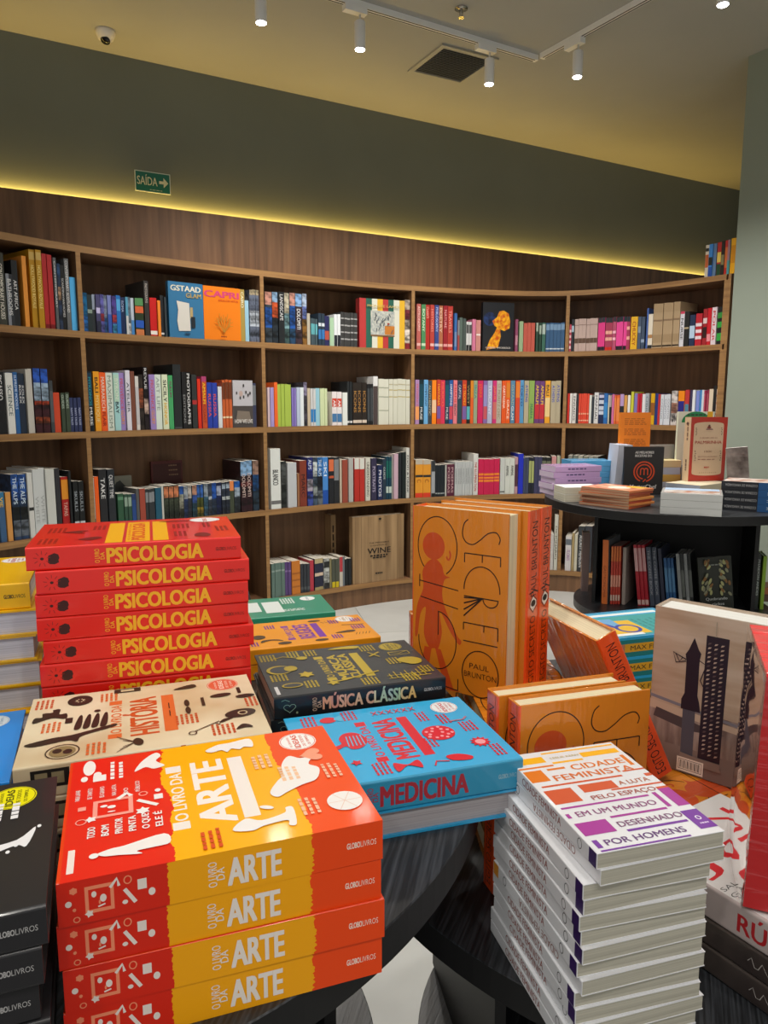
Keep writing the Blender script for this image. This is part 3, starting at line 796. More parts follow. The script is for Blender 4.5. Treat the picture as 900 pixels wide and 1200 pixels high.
def spine_print(key, bands, texts, L, T, photo=False):
    k = (key, round(L, 3), round(T, 4))
    if k in _SP: return _SP[k]
    p = Print(.0003, .0004)
    for f0, f1, c, half in bands: p.rect(L * (1 - f1), .0006, L * (1 - f0), T * (.5 if half else 1) - .0006, photo_mat(c) if photo else mat(c, .4, g=SG))
    for tx, c, f0, f1 in texts:
        h = T * .56; p.text(tx, L * (1 - f1), (T - h) / 2, h, mat(c, .5, g=SG), width=L * (f1 - f0))
    _SP[k] = p.mesh('spine_print', 'spine', (L, .2, T)) if p.v else None; return _SP[k]
bay = row = 0; kind = ''; cnt = {}; used = set()
GRP = {}
for line in BOOKS.strip().split('\n'):
    if line[0] == '@':
        bay, row, kind = line[1:].split(); bay = int(bay); row = int(row); continue
    head, desc = line.rsplit('|', 1); tk = head.split(' ', 5); s0, wd, n, h = [int(x) for x in tk[:4]]; base = tk[4]; rest = tk[5] if len(tk) > 5 else ''
    s0 /= 1000; wd /= 1000; h /= 1000
    if row:
        lo = NS[bay] + .0155; hi = NS[bay + 1] - .0155; s1 = min(s0 + wd, hi); s0 = max(s0, lo); wd = max(s1 - s0, .006)
    t = wd / n
    if row: h = min(h, (HZ[row - 1] - BT - HZ[row]) - .012)
    bands = []; texts = []; cur_t = None
    import re
    for mm in re.finditer(r'_([\d.]+)-([\d.]+):(\w{6})(:L)?', rest): bands.append((float(mm[1]), float(mm[2]), mm[3], bool(mm[4])))
    for mm in re.finditer(r'~([^:]+):(\w{6}):([\d.]+)-([\d.]+)', rest): texts.append((mm[1], mm[2], float(mm[3]), float(mm[4])))
    W = min(.27, max(.12, h * .78)); z = HZ[row]
    hard = kind in ('hardback_book', 'coffee_table_book', 'travel_book')
    for k in range(n):
        cnt[(bay, row)] = cnt.get((bay, row), 0) + 1; od = ORD[cnt[(bay, row)]]
        where = ROWN[row]; lab = f'{desc} book, {od} from left on the {where}, {BAYN[bay]}' if row else f'{desc} book, {od} from left on top of the bookcase'
        hh = h * (1 - (.006 * ((k * 7 + int(s0 * 1000)) % 3) if n > 1 else 0)); tt = t - .0008
        ins = .010 + .004 * ((k * 5 + int(s0 * 977)) % 3); Wk = min(W, DEP - ins - .012)
        M = shelf_M(s0 + k * t + .0004, tt, hh, z, inset=ins)
        if row == 0: Wk = min(Wk, .16)
        photo = 'photo' in desc or 'mountain' in desc; cm = photo_mat(base) if photo else mat(base, .42, .15 if hard else .0, g=SG); b = .0022 if hard else .0006
        root = mk(kind, cover_mesh(hh, Wk, tt, b, 0, [cm])); root.matrix_world = M
        tag(root, lab, 'book', f'books on the {where} of the {BAYN[bay]}' if row else 'books standing on top of the bookcase')
        mk('page_block', page_mesh(hh, Wk, tt, b, .003 if hard else .0005, paper_mat('d8d2c4')), root)
        me = spine_print(line, bands, texts, round(hh, 3) if n == 1 else hh, tt, photo)
        if me: mk('spine_print', me, root)
# ------------------------------------------------------------------ face-out books on the bookcase
def face_M(s, wd, T, h, z, inset=.006):
    p, t, n = cur(s + wd / 2); o = p + n * (inset + T) - t * (wd / 2)
    return basis((o.x, o.y, z + h + .0006), (0, 0, -1), (t.x, t.y, 0), (-n.x, -n.y, 0))
def faceout(name, label, s, wd, h, T, z, cover, art, spine=None, inset=.006, cat='book', pages='d8d2c4'):
    p = Print(.0004, .0005)
    if art: art(p, wd, h)
    me = [('cover_print', p.mesh('cover_print', 'upright', (h, wd, T)))] if p.v else []
    return book(name, label, face_M(s, wd, T, h, z, inset), (h, wd, T), cover, 'face-out books on the bookcase', pages, spine=spine, art=me, g=SG, r=0)
def g_(c): return mat(c, .42, .1, g=SG)
def a_gstaad(p, W, H):
    p.text('GSTAAD', .07 * W, .84 * H, .10 * H, g_('e8e4d0'), width=.86 * W, bold=.04); p.text('GLAM', .5 * W, .73 * H, .085 * H, g_('c0a868'), width=.44 * W, bold=.03)
    p.poly([(.26 * W, .12 * H), (.60 * W, .13 * H), (.58 * W, .63 * H), (.22 * W, .66 * H), (.26 * W, .5 * H), (.22 * W, .3 * H)], g_('d8d4cc'))
    p.rect(.60 * W, .36 * H, .68 * W, .56 * H, g_('b8a070')); p.rect(.62 * W, .19 * H, .74 * W, .39 * H, g_('202830')); p.scrib(.42 * W, .06 * H, 1, .18 * W, .01, .02, g_('203850'), False)
faceout('coffee_table_book', 'blue GSTAAD book facing out with a white shape on its cover', 1.722, .224, .325, .03, HZ[1], mat('3474a0', .4, .2, g=SG), a_gstaad)
def a_capri(p, W, H):
    p.text('CAPRI', .03 * W, .80 * H, .12 * H, g_('d84878'), width=.92 * W, bold=.05); p.text('DOLCE VITA', .40 * W, .73 * H, .035 * H, g_('c03018'), width=.54 * W)
    for a, l in ((90, .3), (70, .34), (110, .34), (50, .3), (130, .3), (35, .2), (145, .2)):
        x0, y0 = .52 * W, .14 * H; r = math.radians(a); m1 = (x0 + .5 * l * H * math.cos(r), y0 + .45 * l * H * math.sin(r) + .06 * H); e = (x0 + l * H * math.cos(r) * .8, y0 + l * H * math.sin(r) + .04 * H)
        p.line([(x0, y0), m1, e], .011 * H, g_('c08830'))
        for d in (-25, 25):
            r2 = math.radians(a + d); p.line([m1, (m1[0] + .11 * H * math.cos(r2), m1[1] + .11 * H * math.sin(r2))], .009 * H, g_('c08830'))
    p.scrib(.42 * W, .05 * H, 1, .18 * W, .008, .02, g_('803010'), False)
faceout('coffee_table_book', 'orange CAPRI book facing out with golden coral on its cover', 1.948, .250, .321, .03, HZ[1], mat('f08010', .4, .2, g=SG), a_capri)
def a_striped(p, W, H):
    cs = ['b83838', '286050', 'd8d8c8', 'e0b030']; xs = [0, .14, .27, .39, .51, .63, .75, .88, 1.0]; seq = [0, 1, 2, 3, 0, 1, 2, 3]
    for a, b, c in zip(xs[:-1], xs[1:], seq): p.rect(a * W, 0, b * W, H, g_(cs[c]))
    p.rect(.24 * W, .26 * H, .77 * W, .76 * H, noise_mat('lithograph', '98a0a0', 'c8c8bc', 60, (1, 1, 1), .5, g=SG)); p.rect(.55 * W, .28 * H, .77 * W, .46 * H, g_('c07830'))
    p.rect(.24 * W, .24 * H, .77 * W, .27 * H, g_('806040'))
    for k in range(16):
        r = random.Random(k); x = r.uniform(.27, .7) * W; y = r.uniform(.3, .66) * H; p.line([(x, y), (x + r.uniform(-.05, .07) * W, y + .07 * H)], .006, g_('505860'))
    p.disc(.62 * W, .50 * H, .03 * W, .02 * H, g_('a03028')); p.text('MONETE LANES', .16 * W, .83 * H, .05 * H, g_('c0a860'), width=.7 * W)
faceout('coffee_table_book', 'thick striped red, green, white and yellow book facing out with a picture', 3.105, .362, .340, .06, HZ[1], mat('982c2c', .4, .2, g=SG), a_striped)
def a_fly(p, W, H):
    p.disc(.22 * W, .66 * H, .20 * W, .14 * H, noise_mat('night_blue', '0c1024', '20386c', 30, (1, 1, 1), .4, g=SG))
    p.poly([(.30 * W, .62 * H), (.45 * W, .7 * H), (.52 * W, .82 * H), (.66 * W, .84 * H), (.82 * W, .78 * H), (.88 * W, .62 * H), (.86 * W, .48 * H), (.7 * W, .42 * H), (.52 * W, .46 * H), (.38 * W, .52 * H)], noise_mat('amber_silk', 'c85008', 'f8b818', 40, (1, 1, 1), .4, g=SG))
    p.poly([(.46 * W, .5 * H), (.56 * W, .44 * H), (.58 * W, .3 * H), (.5 * W, .08 * H), (.12 * W, .02 * H), (.22 * W, .22 * H), (.38 * W, .38 * H)], noise_mat('amber_silk', 'c85008', 'f8b818', 40, (1, 1, 1), .4, g=SG))
    p.disc(.6 * W, .70 * H, .05 * W, .04 * H, g_('d87820')); p.text('GABRIEL WICKBOLD', .1 * W, .055 * H, .035 * H, g_('d8d0c8'), width=.8 * W)
faceout('coffee_table_book', 'black photo book facing out with a figure in billowing golden silk', 4.10, .250, .36, .045, HZ[1], mat('14161c', .35, .3, g=SG), a_fly)
def a_live(p, W, H):
    p.rect(0, 0, W, .46 * H, g_('4c4644')); p.rect(0, .46 * H, W, H, g_('c0bec4')); p.disc(.4 * W, .72 * H, .10 * W, .06 * H, g_('c0a8a0'))
    for x, y in ((.15, .7), (.33, .6), (.5, .62), (.62, .72), (.72, .66), (.5, .86), (.82, .7)): p.rect(x * W, y * H, (x + .07) * W, (y + .06) * H, g_('403c3c'))
    p.poly([(.1 * W, .12 * H), (.9 * W, .12 * H), (.8 * W, .34 * H), (.2 * W, .36 * H)], g_('807468')); p.text('HOW WE LIVE', .05 * W, .09 * H, .09 * H, g_('e8e4e0'), width=.9 * W)
faceout('coffee_table_book', 'grey book facing out with an interior photograph, right end of second shelf', 2.128, .140, .30, .03, HZ[2], mat('a8a6a8', .4, .2, g=SG), a_live)
def a_mtn(p, W, H): p.poly([(.3 * W, .62 * H), (.5 * W, .86 * H), (.62 * W, .9 * H), (.95 * W, .62 * H)], g_('3c4040')); p.scrib(.08 * W, .9 * H, 2, .2 * W, .006, .012, g_('585c58'), False)
faceout('coffee_table_book', 'pale grey book with a mountain on it, standing behind the small books', 1.364, .199, .265, .02, HZ[3], mat('98998c', .4, g=SG), a_mtn, inset=.262)
def a_box(p, W, H): p.rect(.05 * W, .05 * H, .95 * W, .95 * H, g_('401414')); p.scrib(.55 * W, .9 * H, 3, .3 * W, .008, .03, g_('8a6a50'), False)
faceout('coffee_table_book', 'dark maroon boxed book standing behind the small photo books', 1.680, .212, .342, .02, HZ[3], mat('582020', .4, g=SG), a_box, inset=.262)
OAKB = noise_mat('oak_box', '7c6040', 'b09068', 3.2, (.35, 6, 6), .5, 0, 5, .3, .7, g=SG)
def a_wine(p, W, H):
    k = g_('1c1410')
    for x in (.05, .16, .35, .87): p.rect(x * W, .0, (x + .004) * W, H, g_('5c452c'))
    p.text('THE IMPOSSIBLE', .31 * W, .585 * H, .02 * H, k, width=.39 * W, bold=0); p.text('COLLECTION OF', .33 * W, .545 * H, .02 * H, k, width=.34 * W, bold=0)
    p.text('WINE', .28 * W, .435 * H, .085 * H, k, width=.45 * W, bold=.01); p.scrib(.33 * W, .39 * H, 1, .34 * W, .011, .02, k, False, 4); p.scrib(.38 * W, .36 * H, 1, .25 * W, .010, .02, k, False, 5)
    p.scrib(.43 * W, .12 * H, 1, .15 * W, .011, .02, k, False, 6); p.disc(.52 * W, .95 * H, .012, .008, k)
wy = .431
faceout('boxed_book', 'large wooden cased WINE book facing out on the bottom shelf', 3.040, wy, .50, .06, HZ[4], OAKB, a_wine, spine=OAKB)
sp = book('boxed_book', 'wooden cased book standing edge-on beside the large wooden one', shelf_M(2.972, .042, .498, HZ[4], .216), (.498, .098, .042), OAKB, 'face-out books on the bookcase', art=[('spine_lettering', (lambda p: (p.scrib(.08, .012, 1, .3, .012, .02, g_('2a1c10'), False, 9), p.mesh('spine_lettering', 'spine', (.498, .24, .042)))[1])(Print(.0004, .0005)))])
def leaner(s, wd, h, z, ang, c, label, bands):
    p, t, n = cur(s); a = math.radians(ang); X = Vector((math.sin(a) * t.x, math.sin(a) * t.y, -math.cos(a))); Y = Vector((n.x, n.y, 0)); Z = X.cross(Y)
    o = p + n * .02; lo = Vector((o.x, o.y, z + .0008)) - X * h + (Vector((0, 0, 0)) if Z.z >= 0 else -Z * 0)
    if Z.z < 0: lo = lo - Vector((0, 0, Z.z * wd))
    r = mk('art_book', cover_mesh(h, .17, wd, .0008, 0, [mat(c, g=SG)])); r.matrix_world = basis(lo, X, Y, Z); tag(r, label, 'book', 'books leaning in the second bay of the bottom shelf')
    mk('page_block', page_mesh(h, .17, wd, .0008, .0006, paper_mat('d8d2c4')), r)
    me = spine_print('ln' + label, bands, [], h, wd)
    if me: mk('spine_print', me, r)
leaner(2.135, .022, .26, HZ[4], 14, '20201e', 'black and orange book leaning in the bottom shelf beside the red stack', [(.3, .6, 'c08030', False), (.6, .8, 'b8b0a8', False)])
leaner(2.170, .028, .265, HZ[4], 15, 'a8a49c', 'pale patterned magazine leaning in the bottom shelf beside the red stack', [(.05, .3, '505050', False), (.5, .6, '606060', False)])
leaner(2.212, .016, .25, HZ[4], 16, '282c30', 'thin black magazine leaning on the bottom shelf next to the divider', [(.2, .9, '485860', False)])

# ------------------------------------------------------------------ round black display tables
def round_table(x, y, z, R, zl, Rl, pw, yaw, label):
    a = math.radians(yaw); r = empty('display_table', basis((x, y, 0), (math.cos(a), math.sin(a), 0), (-math.sin(a), math.cos(a), 0), (0, 0, 1))); tag(r, label, 'table', 'round black display tables')
    m_ = MB().lathe([(R - .001, z - .038), (R, z - .037), (R, z - .0012), (R - .0012, z)], n=144); tt_ = m_.build('tabletop', [BLACKWOOD, BLACK], r); [setattr(q, 'material_index', 1) for q in tt_.data.polygons if abs(q.normal.z) < .5]
    MB().lathe([(Rl - .001, zl - .038), (Rl, zl - .037), (Rl, zl - .0012), (Rl - .0012, zl)], n=96).build('lower_shelf', [BLACKWOOD], r)
    for s in (-1, 1): MB().box((s * pw - .009, -.12, zl + .0005), (s * pw + .009, .27, z - .0385)).build('side_panel', BLACK, r)
    MB().box((-pw + .0095, .24, zl + .0005), (pw - .0095, .258, z - .0385)).build('back_panel', BLACK, r)
    MB().lathe([(.2, .03), (.2, zl - .0385)], n=48).build('pedestal', BLACK, r); MB().lathe([(.30, 0), (.30, .028), (.296, .03)], n=64).build('base', BLACK, r)
ZA, ZB, ZT = 1.035, .866, 1.04
round_table(-.469, .974, ZA, .60, .512, .46, .37, 20, 'round black wooden table under the stacks of red, yellow and blue books')
round_table(.5216, 1.194, ZB, .592, .343, .46, .37, 10, 'lower round black table under the white, orange and grey books')
round_table(1.42, 3.60, ZT, .62, .517, .46, .36, -17, 'round black table standing farther back by the sage side wall')

# ------------------------------------------------------------------ stacked books of the guide series on the first table
def series_art(L, W, T, acc, txt, title, doodle=None, badge='f4f4f0', btxt='c03020', label=None, bg=None, lines='O LIVRO DA', seed=1, trows=((.02, .62, 4), (.20, .30, 3), (.66, .30, 4), (.68, .58, 3), (.44, .84, 3), (.08, .26, 4))):
    p = Print()
    if bg: bg(p, L, W)
    p.rect(.34 * L, .215 * W, .395 * L, .275 * W, acc); p.rect(.34 * L, .725 * W, .395 * L, .79 * W, acc)
    p.text(lines, .393 * L, .285 * W, .045 * L, acc, 90, width=.43 * W, bold=.03)
    if isinstance(title, str): title = [title]
    n = len(title); hh = .125 * L / n
    for i, t in enumerate(title): p.text(t, (.41 + .135 * (i + 1) / n) * L, .215 * W, hh * .95, txt, 90, width=.575 * W, bold=.055)
    p.rect(.57 * L, .215 * W, .625 * L, .79 * W, acc)
    p.disc(.865 * L, .855 * W, .075 * L, .075 * L, badge); p.ring(.865 * L, .855 * W, .071 * L, .071 * L, .0006, btxt)
    p.text('AS GRANDES', .835 * L, (.855 - .06) * W, .010 * L, btxt, 90, width=.12 * W); p.text('IDEIAS', .868 * L, (.855 - .075) * W, .024 * L, btxt, 90, width=.15 * W, bold=.04)
    p.text('DE TODOS', .890 * L, (.855 - .065) * W, .013 * L, btxt, 90, width=.13 * W); p.text('OS TEMPOS', .912 * L, (.855 - .055) * W, .012 * L, btxt, 90, width=.11 * W)
    if label: p.rect(.025 * L, .05 * W, .045 * L, .21 * W, label)
    for i, (x, y, n) in enumerate(trows): p.scrib(x * L, y * W, n + 1, .15 * W, .011 * L, .021 * L, acc if i % 2 else txt, True, seed * 31 + i)
    if doodle: doodle(p, L, W)
    return p.mesh('cover_lettering', 'cover', (L, W, T))
def series_spine(L, W, T, title, col, pub, tx0=.38, tx1=.83, lv='O LIVRO', da='DA', motif=None, bg=None):
    p = Print()
    if bg: bg(p, L, T)
    if motif: motif(p, L, T)
    p.text(lv, (tx0 - .035) * L, T * .2, T * .20, col, 90, width=T * .6, bold=.02); p.text(da, (tx0 - .012) * L, T * .34, T * .18, col, 90, width=T * .3, bold=.02)
    p.text(title, tx0 * L, T * .17, T * .66, col, width=(tx1 - tx0) * L, bold=.06)
    p.text('GLOBO', .875 * L, T * .43, T * .15, pub, width=.045 * L, bold=.06); p.text('LIVROS', .922 * L, T * .43, T * .15, pub, width=.055 * L, bold=0)
    return p.mesh('spine_lettering', 'spine', (L, W, T))
def stack(n, name, label_fn, x, y, z, yaw, dims, cover, group, art, spine=None, jit=.003, seed=1, rev=(), dx=None, pages='e8e2d2', **kw):
    """n books, the top one first in the labels; rev: those turned with their page edges to the front"""
    r = random.Random(seed); L, W, T = dims; out = []
    for k in range(n):
        top = k == n - 1; jx, jy, ja = (0, 0, 0) if top else (r.uniform(-jit, jit), r.uniform(-jit, jit) * .6, r.uniform(-.8, .8))
        if dx: jx += dx(n - 1 - k)
        zz = z + k * T + .0002
        M = lying(x + jx, y + jy, zz, yaw + ja)
        if (n - 1 - k) in rev: M = M @ Matrix.Translation((L, W, 0)) @ Matrix.Rotation(math.pi, 4, 'Z')
        a = [q for q in art if q[0] != 'cover_lettering' or top]
        out.append(book(name, label_fn(n - 1 - k, n), M, (L, W, T - .0003), cover, group, pages, spine=spine, art=a, **kw))
    return out
TOPW = lambda k, n: 'topmost' if k == 0 else ('lowest' if k == n - 1 else ORD[k + 1] + ' from the top')
def heart(cx, cy, s):
    P = []
    for i in range(28):
        t = 2 * math.pi * i / 28; P.append((cx + s * (13 * math.cos(t) - 5 * math.cos(2 * t) - 2 * math.cos(3 * t) - math.cos(4 * t)) / 16, cy + s * math.sin(t) ** 3))
    return P
def gear(cx, cy, r, n, q=.75): return [(cx + r * (1 if i % 2 else q) * math.cos(math.pi * i / n), cy + r * (1 if i % 2 else q) * math.sin(math.pi * i / n)) for i in range(2 * n)]
def ragged(x, W, seed, amp=.004):
    r = random.Random(seed); o = 0; P = []
    for i in range(121): o = max(-amp, min(amp, o + r.uniform(-.0011, .0011))); P.append((x + o + r.uniform(-.0004, .0004), W * i / 120))
    return P
# --- ARTE
RED, YEL, ORA = 'e62410', 'fbb404', 'f25010'
def arte_bg(p, L, W):
    a = ragged(.335 * L, W, 1); b = ragged(.76 * L, W, 2)
    m = lambda c: mat(c, .35, .3)
    p.poly([(0.0024, 0), *a, (0.0024, W)], m(RED)); p.poly([*a, *b[::-1]], m(YEL)); p.poly([*b, (L, W), (L, 0)], m(ORA))
def arte_spine_bg(p, L, T):
    r = random.Random(5); a = [(.31 * L + r.uniform(-.0008, .0008), T * i / 24) for i in range(25)]; b = [(.76 * L + r.uniform(-.0014, .0014), T * i / 24) for i in range(25)]
    m = lambda c: mat(c, .35, .3)
    p.poly([(0, 0), *a, (0, T)], m('d8240c')); p.poly([*a, *b[::-1]], m('f4a804')); p.poly([*b, (L, T), (L, 0)], m('ee480c'))
def arte_doodle(p, L, W):
    w = 'f0ece8'
    p.disc(.07 * L, .91 * W, .022 * L, .060 * L, w, a=.0); p.disc(.10 * L, .83 * W, .014 * L, .02 * L, w); p.rect(.085 * L, .76 * W, .13 * L, .82 * W, w); p.disc(.055 * L, .80 * W, .012 * L, .02 * L, w)
    p.scrib(.145 * L, .76 * W, 2, .18 * W, .014 * L, .03 * L, w, True, 3)
    p.blob([(.23 * L, .80 * W), (.26 * L, .90 * W), (.31 * L, .97 * W), (.33 * L, .93 * W), (.31 * L, .88 * W), (.34 * L, .82 * W), (.30 * L, .80 * W), (.27 * L, .83 * W)], w)
    for i, t in enumerate(['PARA LAVAR', 'SE TANTO', 'EU GANHO', 'NA LATA', 'DO', 'PÚBLICO']): p.text(t, (.045 + i * .04) * L, .60 * W, .016 * L, w, 90, width=(.10 if len(t) > 4 else .05) * W)
    pk = 'f6a090'
    for q in ((.09, .42, .22, .44), (.09, .55, .22, .57), (.09, .42, .105, .57), (.205, .42, .22, .57)): p.rect(q[0] * L, q[1] * W, q[2] * L, q[3] * W, pk)
    p.disc(.125 * L, .515 * W, .012 * L, .008 * L, w); p.disc(.15 * L, .50 * W, .014 * L, .010 * L, w); p.disc(.15 * L, .46 * W, .013 * L, .004 * L, w); p.line([(.17 * L, .56 * W), (.20 * L, .60 * W), (.215 * L, .57 * W)], .004, w)
    p.line([(.235 * L, .52 * W), (.30 * L, .45 * W)], .004, w); p.ring(.255 * L, .57 * W, .016 * L, .016 * L, .0012, pk); p.rect(.29 * L, .50 * W, .32 * L, .545 * W, w); p.disc(.305 * L, .58 * W, .010 * L, .012 * L, w)
    p.poly(gear(.25 * L, .42 * W, .026 * L, 6, .6), w); p.poly(gear(.085 * L, .42 * W, .02 * L, 5, .6), w); p.ring(.055 * L, .41 * W, .018 * L, .018 * L, .001, pk); p.poly(gear(.055 * L, .52 * W, .018 * L, 4, .7), pk)
    for i, t in enumerate(['TODO', 'BOM', 'PINTOR', 'PINTA', 'O QUE', 'ELE É']): p.text(t, (.10 + i * .042) * L, .27 * W, .024 * L, w, 90, width=(.12 if len(t) > 4 else .085) * W, bold=.04)
    p.blob([(.11 * L, .145 * W), (.15 * L, .165 * W), (.19 * L, .17 * W), (.31 * L, .205 * W), (.325 * L, .13 * W), (.27 * L, .12 * W), (.225 * L, .115 * W), (.24 * L, .09 * W), (.17 * L, .11 * W), (.13 * L, .12 * W)], w); p.disc(.10 * L, .135 * W, .014 * L, .014 * L, w)
    p.blob([(.50 * L, .90 * W), (.55 * L, .945 * W), (.60 * L, .95 * W), (.68 * L, .965 * W), (.685 * L, .87 * W), (.65 * L, .88 * W), (.63 * L, .86 * W), (.60 * L, .88 * W), (.58 * L, .85 * W), (.56 * L, .88 * W), (.52 * L, .87 * W)], w)
    p.blob([(.76 * L, .62 * W), (.80 * L, .70 * W), (.84 * L, .66 * W), (.89 * L, .66 * W), (.86 * L, .59 * W), (.89 * L, .53 * W), (.86 * L, .43 * W), (.80 * L, .40 * W), (.74 * L, .36 * W), (.70 * L, .33 * W), (.68 * L, .38 * W), (.72 * L, .47 * W), (.75 * L, .52 * W)], w)
    p.poly(heart(.89 * L, .68 * W, .05 * L), 'f4a080'); p.disc(.915 * L, .20 * W, .062 * L, .062 * L, w)
    for a in range(3): p.line([(.915 * L + .06 * L * math.cos(a * 1.05), .2 * W + .06 * L * math.sin(a * 1.05)), (.915 * L - .06 * L * math.cos(a * 1.05), .2 * W - .06 * L * math.sin(a * 1.05))], .0006, 'e8c8b8')
    p.blob([(.52 * L, .13 * W), (.57 * L, .20 * W), (.62 * L, .165 * W), (.70 * L, .19 * W), (.71 * L, .23 * W), (.735 * L, .22 * W), (.725 * L, .09 * W), (.70 * L, .09 * W), (.70 * L, .13 * W), (.62 * L, .12 * W), (.58 * L, .10 * W)], w); p.disc(.65 * L, .26 * W, .025 * L, .011 * L, w, a=-.5)
    for x, y in ((.66, .62), (.74, .46)): p.scrib(x * L, y * W, 3, .14 * W, .014 * L, .026 * L, 'f4c8a0', True, int(x * 100))
    for x, y in ((.42, .03), (.76, .14), (.90, .42)): p.scrib(x * L, y * W, 3, .14 * W, .012 * L, .024 * L, 'd8501c' if x < .6 else 'f4c0a0', True, int(x * 90))
def arte_motif(p, L, T):
    w, k = 'e8dcd4', 'f08c68'
    x0, x1, y0, y1 = .075 * L, .155 * L, .2 * T, .82 * T
    for q in ((x0, y0, x1, y0 + .08 * T), (x0, y1 - .08 * T, x1, y1), (x0, y0, x0 + .07 * T, y1), (x1 - .07 * T, y0, x1, y1)): p.rect(*q, k)
    p.disc(.10 * L, .62 * T, .007 * L, .07 * T, w); p.disc(.125 * L, .50 * T, .009 * L, .09 * T, w); p.line([(.11 * L, .32 * T), (.13 * L, .36 * T)], .0012, w); p.disc(.115 * L, .42 * T, .003 * L, .05 * T, k)
    p.poly(gear(.085 * L, .2 * T, .013 * L, 5, .6), w); p.poly(gear(.045 * L, .78 * T, .012 * L, 6, .8), k); p.disc(.03 * L, .5 * T, .009 * L, .07 * T, w); p.disc(.045 * L, .35 * T, .005 * L, .04 * T, k)
    p.line([(.145 * L, .7 * T), (.165 * L, .88 * T), (.17 * L, .7 * T)], .0022, w); p.ring(.195 * L, .8 * T, .012 * L, .1 * T, .0009, k); p.line([(.185 * L, .6 * T), (.215 * L, .25 * T)], .0028, w)
    p.rect(.222 * L, .52 * T, .248 * L, .76 * T, w); p.disc(.262 * L, .42 * T, .010 * L, .09 * T, w); p.disc(.185 * L, .3 * T, .008 * L, .05 * T, w); p.ring(.05 * L, .12 * T, .01 * L, .07 * T, .0008, k)
DA = (.24, .186, .03375)
art = [('cover_lettering', series_art(*DA[:2], DA[2] - .0003, 'f0e8e0', 'f4ece4', 'ARTE', arte_doodle, bg=arte_bg, label='f0e0d8', trows=(), btxt='d84020')), ('spine_lettering', series_spine(*DA[:2], DA[2] - .0003, 'ARTE', 'e8e0d8', 'f8d8c8', .49, .655, motif=arte_motif, bg=arte_spine_bg))]
stack(4, 'illustrated_book', lambda k, n: f'red and yellow ARTE book, {TOPW(k, n)}', -.227, .47, ZA, 19.7, DA, mat('e8400c', .35, .3), 'ARTE books in the front stack', art, jit=.002, seed=3)
# --- black book at the left edge
def ideas_doodle(p, L, W):
    w = 'e8e8ea'
    p.disc(.78 * L, .44 * W, .05 * L, .16 * W, w)
    for i in range(9): p.disc((.70 + .02 * (i % 4)) * L, (.34 + .05 * (i // 2)) * W, .008 * L, .012 * W, '3a3c40')
    p.blob([(.80 * L, .45 * W), (.90 * L, .48 * W), (.95 * L, .56 * W), (.93 * L, .42 * W), (.90 * L, .44 * W), (.82 * L, .40 * W)], w)
    for i in range(5): p.disc((.88 + .02 * i) * L, (.40 + .04 * i) * W, .006 * L, .012 * W, w)
    for i, (y, n) in enumerate(((.66, 4), (.24, 3), (.08, 3))): p.scrib(.72 * L, y * W, n, .15 * W, .022 * L, .05 * L, w, True, 40 + i)
DI = (.24, .18, .0286)
art = [('cover_lettering', series_art(*DI[:2], DI[2] - .0003, 'e8e8ea', 'e8e8ea', 'FILOSOFIA', ideas_doodle, badge='e8e000', btxt='303000', trows=())), ('spine_lettering', series_spine(*DI[:2], DI[2] - .0003, 'FILOSOFIA', 'c8c8c8', 'a8a8a8'))]
stack(5, 'illustrated_book', lambda k, n: f'black book at the left edge beside the ARTE stack, {TOPW(k, n)}', -.4425, .351, ZA, 21.4, DI, mat('232326', .38, .3), 'black books at the left edge', art, jit=.003, seed=5, dx=lambda k: -.006 if k else 0)
